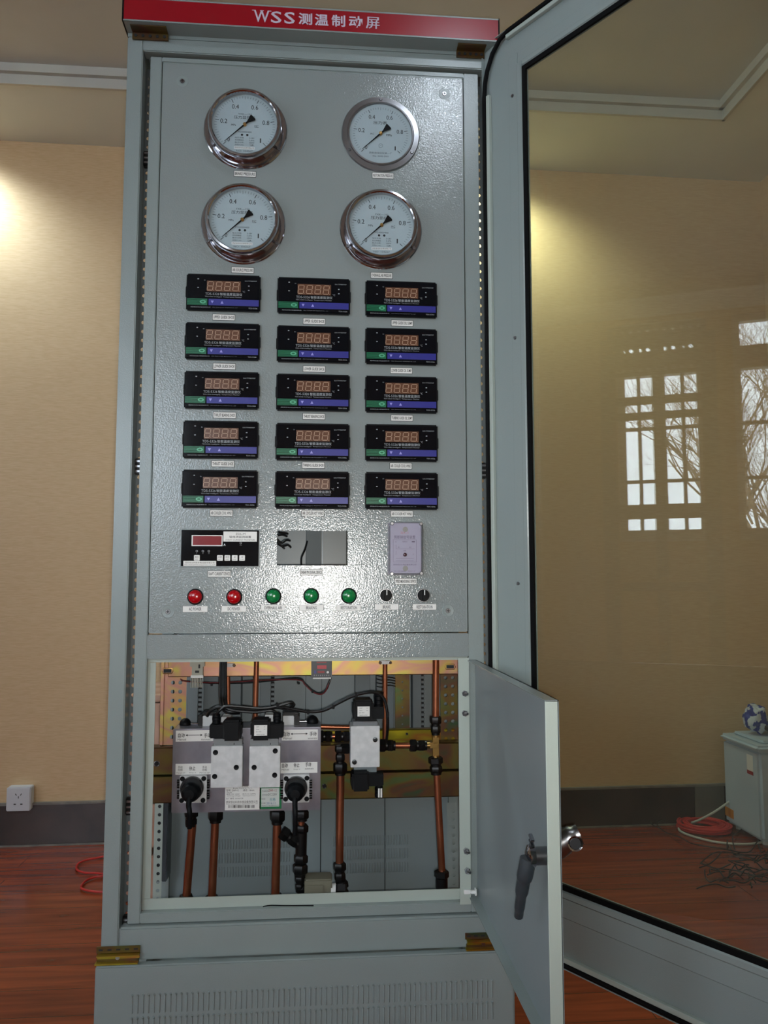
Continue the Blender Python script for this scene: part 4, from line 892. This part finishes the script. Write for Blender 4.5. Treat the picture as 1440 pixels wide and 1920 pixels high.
pipe('thin vertical copper pipe coming down behind the right half of the manifold', [vert(481.5, 1215, 478.5, 1355, .21)], [], R1*.68)
pipe('thin vertical copper pipe coming down right of the smaller valve coil', [vert(722, 1215, 722, 1392, .21)], [], R1*.66)
pipe('thin vertical copper pipe beside the thick black cable bundle', [vert(427, 1215, 428, 1345, .24)], [], R1*.6)
# pipe clamps on the beam
for i, (a, b) in enumerate(((722, 1242), (430, 1247))):
    q = at(a, b, .20); mb = MB(); mb.box(q.x-.014, q.x+.014, q.y-.006, q.y+.004, q.z-.004, q.z+.004, STEEL, .002); mb.cyl(q+Vector((-.012, -.008, 0)), q+Vector((-.012, .002, 0)), .004, CHROME, 8); mb.cyl(q+Vector((.012, -.008, 0)), q+Vector((.012, .002, 0)), .004, CHROME, 8)
    tag(mb.build('pipe_clamp', loc=q, world=True), ['steel pipe clamp at the top of the thin pipe right of the small display', 'steel pipe clamp beside the thick black cable at the top'][i], 'clamp', 'pipe clamps')
# sensor box
q = at(598, 1682, .17); o = empty('pressure_sensor_box', (q.x, .19, q.z), 'small olive grey metal box at the bottom of the compartment', 'sensor box'); OL = mat('olive_box', (118, 116, 100), .45)
mb = MB(); bp(mb, 572, 1651, 622, 1688, .165, .05, OL, .003); bp(mb, 574, 1662, 605, 1688, .160, .01, OL, .001); mb.build('housing', o, world=True)
mb = MB(); mb.cyl(P3(620, 1669, .18), P3(629, 1669, .18), sz(12, .18), WHITE); mb.build('white_collar', o, world=True)
mb = MB(); mb.hexnut(P3(629, 1669, .18), P3(650, 1669, .18), sz(12, .18), BLACKM); mb.build('elbow', o, world=True)
# small display module and comb connector hung on the top beam
q = at(602.5, 1270, .20); o = empty('display_module', (q.x, .21, q.z), 'small black display module with red digits on the yellow beam', 'display module')
mb = MB(); bp(mb, 584, 1238, 622, 1270, .200, .018, mat('module_face', (40, 46, 56), .35), .001); mb.build('housing', o, world=True)
mb = MB(); bp(mb, 595, 1247.5, 612, 1254, .1990, .001, mat('red_digits', (150, 10, 30), .3, emit=((1, .02, .05, 1), .12))); bp(mb, 594, 1241, 612, 1243, .199, .001, REDSIGN); bp(mb, 595.5, 1258, 608.5, 1262, .1990, .001, REDSIGN)
bp(mb, 589, 1257, 593, 1263, .199, .001, BLUE); z = at(614.5, 1260.5, .1985); mb.lathe([(0, 0), (.0028, 0)], STEEL, z, seg=12)
for i in range(8): bp(mb, 588.5+i*3.9, 1265.3, 590+i*3.9, 1267.5, .1992, .001, DIM)
mb.build('face_print', o, world=True)
mb = MB(); bp(mb, 587, 1270, 620, 1273, .204, .01, PLATE); mb.build('terminal_strip', o, world=True)
q = at(369, 1290, .20); CB = mat('beige_connector', (168, 168, 154), .45); o = empty('comb_connector', (q.x, .21, q.z), 'pale plastic comb-shaped connector on the yellow beam at the left', 'connector')
mb = MB(); bp(mb, 356.5, 1240, 383, 1250, .205, .014, CB, .001); bp(mb, 360, 1249, 380, 1269, .205, .014, CB, .001); bp(mb, 372, 1246, 375, 1253, .2035, .002, INK); bp(mb, 366, 1257.5, 373, 1261.5, .2035, .002, INK); bp(mb, 358, 1266.5, 380.5, 1271, .202, .012, PLATE, .0005); mb.build('housing', o, world=True)
mb = MB()
for i in range(8): bp(mb, 357.5+i*2.9, 1271, 358.9+i*2.9, 1289, .206, .004, CB)
mb.build('comb', o, world=True)
# cables
def cable(label, pts, r, m, name='cable', group=None, ties=()):
    mb = MB(); mb.tube(pts, r, m, seg=8, sub=7); o = mb.build(name, loc=Vector(pts[0]), world=True)
    for (a, b, y) in ties: q = at(a, b, y); t = MB(); t.box(q.x-.003, q.x+.003, q.y-r*1.4, q.y+r*1.4, q.z-r*1.5, q.z+r*1.5, BLACK, .001); t.build('cable_tie', o, world=True)
    return tag(o, label, 'cable', group)
CABL = mat('black_cable', (14, 15, 16), .38)
for i, (dx, dz) in enumerate(((0, 0), (3.5, 1), (-3, 2), (1.5, 4))):
    cable(['black cable at the front of the thick bundle coming down from the top', 'black cable at the right of the thick bundle coming down', 'black cable at the left of the thick bundle coming down', 'black cable at the rear of the thick bundle coming down'][i],
          [P3(419+dx*1.2, 1215, .20), P3(418+dx*1.4, 1260, .19), P3(418+dx*1.5, 1300, .18), P3(420+dx*1.4, 1322+dz, .16), P3(428+dx, 1334+dz*.6, .15+.004*i), P3(450, 1334+dz*.8, .15+.004*i)], sz(2.8, .18), CABL, group='thick black cable bundle')
cable('black cable arching from the left coil up over the manifold to the right', [P3(406, 1340, .13), P3(412, 1332, .125), P3(424, 1324, .125), P3(450, 1325, .125), P3(490, 1328, .125), P3(520, 1324, .125), P3(542, 1318, .125), P3(550, 1319, .13), P3(545, 1326, .14)], sz(2.6, .13), CABL, ties=[(521, 1323, .125)])
cable('lower black cable sagging over the manifold between the two coils', [P3(388, 1343, .15), P3(396, 1332, .145), P3(414, 1325, .14), P3(440, 1332, .135), P3(480, 1335, .132), P3(508, 1332, .13), P3(519, 1338, .135)], sz(3.0, .13), CABL)
cable('middle black cable lying across the top of the manifold', [P3(408, 1330, .155), P3(440, 1328, .15), P3(480, 1331, .15), P3(515, 1327, .15), P3(540, 1329, .15), P3(552, 1321, .15), P3(541, 1317, .15)], sz(2.4, .15), CABL)
cable('black cable swinging up to the smaller valve and down behind its coil', [P3(530, 1326, .145), P3(560, 1332, .14), P3(585, 1335, .14), P3(610, 1331, .135), P3(635, 1318, .13), P3(660, 1306, .125), P3(685, 1299, .12), P3(705, 1299, .12), P3(720, 1310, .12), P3(726, 1335, .12), P3(727, 1365, .13), P3(724, 1392, .17)], sz(2.7, .13), CABL, ties=[(578, 1335, .14), (625, 1325, .133), (668, 1303, .124), (727, 1339, .12)])
DR = mat('dark_red_wire', (96, 22, 26), .4)
cable('dark red wire hanging under the yellow beam to the small display', [P3(338, 1273, .24), P3(352, 1278, .24), P3(400, 1280, .24), P3(450, 1278, .24), P3(500, 1275, .24), P3(560, 1275, .235), P3(572, 1284, .23), P3(586, 1297, .225), P3(600, 1302, .22), P3(609, 1298, .215), P3(614, 1288, .21), P3(617, 1280, .21)], sz(1.1, .24), DR, group=None)
cable('black wire twisted along the dark red wire under the yellow beam', [P3(340, 1276, .243), P3(400, 1281, .243), P3(470, 1280, .243), P3(500, 1277, .243), P3(559, 1272, .237), P3(572, 1281, .232), P3(586, 1294, .227), P3(600, 1300, .222), P3(612, 1293, .217), P3(617, 1282, .21), P3(621, 1270, .21)], sz(1.4, .24), CABL, ties=[(397, 1284, .24), (560, 1281, .235), (586, 1297, .225)])
for i in range(4): cable(['top thin black wire looping from the right duct past the thin pipe', 'second thin black wire looping from the right duct past the thin pipe', 'third thin black wire looping from the right duct past the thin pipe', 'lowest thin black wire looping from the right duct past the thin pipe'][i], [P3(706, 1266+i*7, .42), P3(716, 1269+i*6.5, .38), P3(730, 1270+i*5, .38), P3(741, 1272+i*5, .42)], sz(.8, .4), CABL)
# wire ends seen through the panel cutout
cb = [[(521, 1004), (530, 1003), (539, 1006)], [(519, 1010), (528, 1018), (537, 1013), (545, 1014)], [(520, 1016), (527, 1023), (534, 1029)], [(520, 1020), (530, 1024), (540, 1022), (546, 1027)], [(522, 998), (533, 1000), (541, 1001)]]
for i, c in enumerate(cb): cable(['top black wire end seen through the empty rectangular cutout', 'black wire end curling right inside the empty cutout', 'short black wire end pointing down inside the empty cutout', 'longest black wire end inside the left of the empty cutout', 'thin black wire end at the upper left of the empty cutout'][i], [P3(a, b, .12+.004*i) for a, b in c], sz(1.9, .12), CABL)
cable('thin dark cable rising at the centre of the empty rectangular cutout', [P3(565, 1075, .40), P3(565, 1056, .40), P3(566, 1044, .40), P3(572, 1030, .41), P3(576, 1015, .46)], sz(1.6, .4), CABL)
# loose black tie on the sill
a = P3(493, 1699, .012); tag(MB().tube([P3(493, 1700, .006), P3(507, 1697.5, .006), P3(535, 1698, .006), P3(588, 1698, .006)], .0012, BLACK, seg=6).build('cable_tie', loc=a, world=True), 'loose black cable tie lying on the sill of the compartment', 'cable tie')

# ------------------------------------------------------------------ around the room
o = empty('wall_socket', at(42, 1493, wally(-.66)), 'white five-hole power socket on the wall at the left', 'socket'); sp = o.location
mb = MB(); mb.box(sp.x-.043, sp.x+.043, sp.y-.034, sp.y, sp.z-.043, sp.z+.043, WFR, .003); mb.build('back_box', o, world=True)
mb = MB(); mb.box(sp.x-.0435, sp.x+.0435, sp.y-.042, sp.y-.034, sp.z-.0435, sp.z+.0435, WFR, .003); mb.build('faceplate', o, world=True)
mb = MB()
for dx, dz, an in ((-.009, .017, .6), (.009, .017, -.6), (0, .007, 0), (-.012, -.018, 0), (.012, -.018, 0)):
    mb.obox(Vector((sp.x+dx, sp.y-.0423, sp.z+dz)), (.0024 if dz > 0 else .008, .001, .008 if dz > 0 else .004), Euler((0, -an, 0)).to_matrix(), INK)
mb.build('socket_holes', o, world=True)
# red cord on the floor at the left
RC = mat('red_cord', (190, 50, 44), .45); fl = lambda a, b, z=.006: (CAM+ray(a, b)*((z-CAM.z)/ray(a, b).z))[:]
tag(MB().tube([fl(195, 1606), fl(180, 1609), fl(160, 1613), fl(146, 1620), fl(144, 1630), fl(158, 1636), fl(182, 1637), fl(200, 1640), fl(190, 1643), fl(176, 1645), fl(160, 1652), fl(152, 1664), fl(162, 1669), fl(182, 1672), fl(200, 1672)], .0035, RC, seg=7).build('power_cord', loc=fl(180, 1609), world=True), 'thin red cord looping on the wood floor left of the cabinet', 'cord')
# wooden crate and bag glimpsed behind the cabinet
WD = mat('raw_crate_wood', (196, 160, 140), .7, noise=(8, (160, 118, 96), .35, .7)); cx, cy = .0, 1.06
o = empty('wooden_crate', (cx, cy, 0), 'raw wooden crate glimpsed through the left side of the open cabinet', 'crate')
for i, z in enumerate((.01, .165, .32, .475)):
    mb = MB(); mb.box(cx-.16, cx+.16, cy-.17, cy-.15, z, z+.13, WD, .003); mb.box(cx-.16, cx+.16, cy+.15, cy+.17, z, z+.13, WD, .003); mb.box(cx-.16, cx-.14, cy-.15, cy+.15, z, z+.13, WD, .003); mb.box(cx+.14, cx+.16, cy-.15, cy+.15, z, z+.13, WD, .003); mb.build('slat_course', o, world=True)
for sx in (-1, 1):
    mb = MB(); mb.box(cx+sx*.13-.02, cx+sx*.13+.02, cy-.148, cy-.12, .0, .61, WD, .003); mb.build('corner_post', o, world=True)
mb = MB(); mb.box(cx-.165, cx+.165, cy-.175, cy+.175, .61, .63, WD, .003); mb.build('lid', o, world=True)
def blob(name, c, s, m, seed, m2=None, amp=.25, freq=2.2, sub=4):
    from mathutils import noise
    b = bmesh.new(); bmesh.ops.create_icosphere(b, subdivisions=sub, radius=1)
    for v in b.verts:
        n = noise.noise(v.co*freq+Vector((seed, 0, 0)))+.5*abs(noise.noise(v.co*freq*2.3+Vector((0, seed, 0)))); v.co *= 1+amp*n
        v.co = Vector((v.co.x*s[0], v.co.y*s[1], v.co.z*s[2]))
    mn = min(v.co.z for v in b.verts)
    for v in b.verts: v.co.z -= mn
    mb = MB(); mb._merge(b, m, True)
    if m2:
        i2 = mb.mi(m2); mb.bm.faces.ensure_lookup_table()
        for f in mb.bm.faces:
            q = f.calc_center_median(); f.material_index = i2 if noise.noise(Vector((q.x/s[0]*1.7, q.y/s[1]*1.7, q.z/s[2]*2.6))+Vector((seed*3, 1, 0))) > .05 else 0
    return mb.build(name, loc=c)
BB = mat('blue_plastic', (24, 62, 150), .4); RB = mat('red_plastic', (200, 60, 60), .4); WP = mat('white_plastic', (196, 204, 216), .4); DB = mat('deep_blue_print', (34, 50, 140), .4)
tag(blob('plastic_bag', (cx+.08, cy-.02, .632), (.085, .08, .07), BB, 4, DARKST), 'blue plastic bag on the wooden crate behind the cabinet', 'bag')
tag(blob('toolbox_pouch', (cx+.09, cy+.01, .76), (.07, .07, .03), RB, 8, amp=.1), 'red pouch resting above the blue bag behind the cabinet', 'pouch')
# white appliance by the right wall
FZ = mat('appliance_white', (188, 204, 218), .4, noise=(6, (182, 198, 214), .4, .6)); fx0, fx1, fy0, fy1, fh = 2.085, 2.37, 1.22, 1.49, .380
o = empty('small_freezer', ((fx0+fx1)/2, (fy0+fy1)/2, 0), 'white box-shaped appliance standing in the corner behind the glass door', 'appliance')
mb = MB(); mb.box(fx0, fx1, fy0, fy1, .018, fh-.03, FZ, .012, 3); mb.build('body', o, world=True)
mb = MB(); mb.box(fx0-.012, fx1, fy0-.012, fy1, fh-.032, fh-.008, FZ, .010, 3); mb.box(fx0+.03, fx1-.02, fy0+.02, fy1-.03, fh-.01, fh+.004, FZ, .006, 2); mb.build('lid', o, world=True)
for sx in (fx0+.04, fx1-.04):
    for sy in (fy0+.04, fy1-.04): mb = MB(); mb.cyl((sx, sy, 0), (sx, sy, .022), .016, WFR, 12); mb.build('foot', o, world=True)
mb = MB(); mb.box(fx0-.0008, fx0, fy0+.042, fy0+.085, .255, .325, PLATE); mb.box(fx0-.0012, fx0, fy0+.042, fy0+.085, .252, .266, REDSIGN); mb.text('冰柜', fx0-.0012, fy0+.0635, .31, .008, REDSIGN, ax='x'); mb.build('sticker', o, world=True)
mb = MB(); mb.box(fx0-.0008, fx0, fy1-.070, fy1-.004, .045, .080, mat('orange_sticker', (196, 128, 40), .5)); mb.build('orange_sticker', o, world=True)
tag(blob('snack_bag', (fx0+.085, fy1-.115, fh+.002), (.042, .04, .052), WP, 2, DB, .35, 1.9), 'crumpled blue and white plastic bag on the white appliance', 'bag')
tag(blob('black_bag', (fx0+.19, fy1-.13, fh+.002), (.09, .09, .035), mat('black_fabric', (16, 16, 14), .6), 5, amp=.15), 'black bag lying on the white appliance beside the blue and white bag', 'bag')
# coil of red hose
q = Vector(fl(1320, 1553)); pts = []
rd = random.Random(3)
for i in range(14*14): t = 2*pi*i/14; k = i/14; R_ = .082+.020*sin(k*2.4)+rd.uniform(-.002, .002); pts.append((q.x+R_*cos(t), q.y+R_*.95*sin(t), .006+.020*abs(sin(k*.9))+rd.uniform(0, .002)))
tag(MB().tube(pts, .0042, RC, seg=6, sub=2).build('hose_coil', loc=q, world=True), 'coil of thin red hose on the floor beside the white appliance', 'hose')
WC = mat('white_cord', (190, 192, 186), .5)
tag(MB().tube([P3(1372, 1500, 1.46), P3(1340, 1522, 1.44), fl(1310, 1538, .03), fl(1288, 1545), fl(1273, 1553), fl(1282, 1562), fl(1312, 1572), fl(1350, 1580), fl(1400, 1583), fl(1440, 1577), fl(1470, 1572)], .0045, WC, seg=8).build('power_cord', loc=fl(1288, 1545), world=True), 'white power cord curving on the floor around the red hose coil', 'cord')
# tangle of cut black tie wire
rd = random.Random(11); mb = MB(); BW = mat('black_wire', (26, 22, 22), .5)
def floorcurve(pp): mb.tube([Vector(fl(a, b, .004))+Vector((0, 0, rd.uniform(0, .030))) for a, b in pp], .0023, BW, seg=5, sub=5)
floorcurve([(1218, 1543), (1224, 1555), (1236, 1567)]); floorcurve([(1268, 1545), (1245, 1544), (1232, 1553), (1248, 1563), (1276, 1578), (1300, 1592), (1350, 1603), (1400, 1600), (1418, 1586), (1424, 1570)])
floorcurve([(1378, 1606), (1374, 1580), (1386, 1560), (1408, 1555), (1416, 1566)]); floorcurve([(1327, 1652), (1344, 1645), (1358, 1637)]); floorcurve([(1313, 1619), (1345, 1606), (1400, 1604), (1440, 1606)]); floorcurve([(1314, 1622), (1340, 1628), (1380, 1640), (1430, 1655)])
for i in range(34):
    a, b = rd.uniform(1345, 1470), rd.uniform(1600, 1668); L = rd.uniform(20, 60); t = rd.uniform(0, 2*pi); cv = rd.uniform(-1.2, 1.2); pp = [(a, b)]
    for k_ in range(4): t += cv*.5; a += cos(t)*L*.4; b += sin(t)*L*.14; pp.append((a, b))
    floorcurve(pp)
tag(mb.build('wire_tangle', loc=fl(1400, 1630, 0), world=True), 'tangle of thin black wire offcuts on the wood floor at the right', 'wire scraps', kind='stuff')
# open equipment rack standing in front of the left windows (seen reflected in the glass door)
rx, ry0, ry1 = -1.15, -.56, -.16
o = empty('open_equipment_rack', (rx+.15, (ry0+ry1)/2, 0), 'open perforated steel rack seen reflected in the glass door', 'rack')
for x in (rx, rx+.32):
    for y in (ry0, ry1, (ry0+ry1)/2):
        mb = MB(); mb.sheet((y-.022, y+.022, [y]), x, .0, 1.98, .002, SMOOTHP, [.02+.028*i for i in range(70)], .0065, ax='x'); mb.build('perforated_post', o, world=True)
mb = MB()
mb.sheet((ry0, ry1, [ry0+.03+.034*i for i in range(11)]), rx+.16, 1.86, 2.08, .002, SMOOTHP, [1.885, 1.97, 2.0, 2.055], .008, ax='x'); mb.build('perforated_header', o, world=True)
for z in (.06, .95, 1.26, 1.70, 1.94):
    mb = MB(); n = int((ry1-ry0)/.028)
    for x in (rx, rx+.32): mb.box(x, x+.002, ry0, ry1, z, z+.035, SMOOTHP)
    mb.box(rx, rx+.32, ry0-.001, ry0+.001, z, z+.03, SMOOTHP); mb.box(rx, rx+.32, ry1-.001, ry1+.001, z, z+.03, SMOOTHP); mb.build('cross_rail', o, world=True)
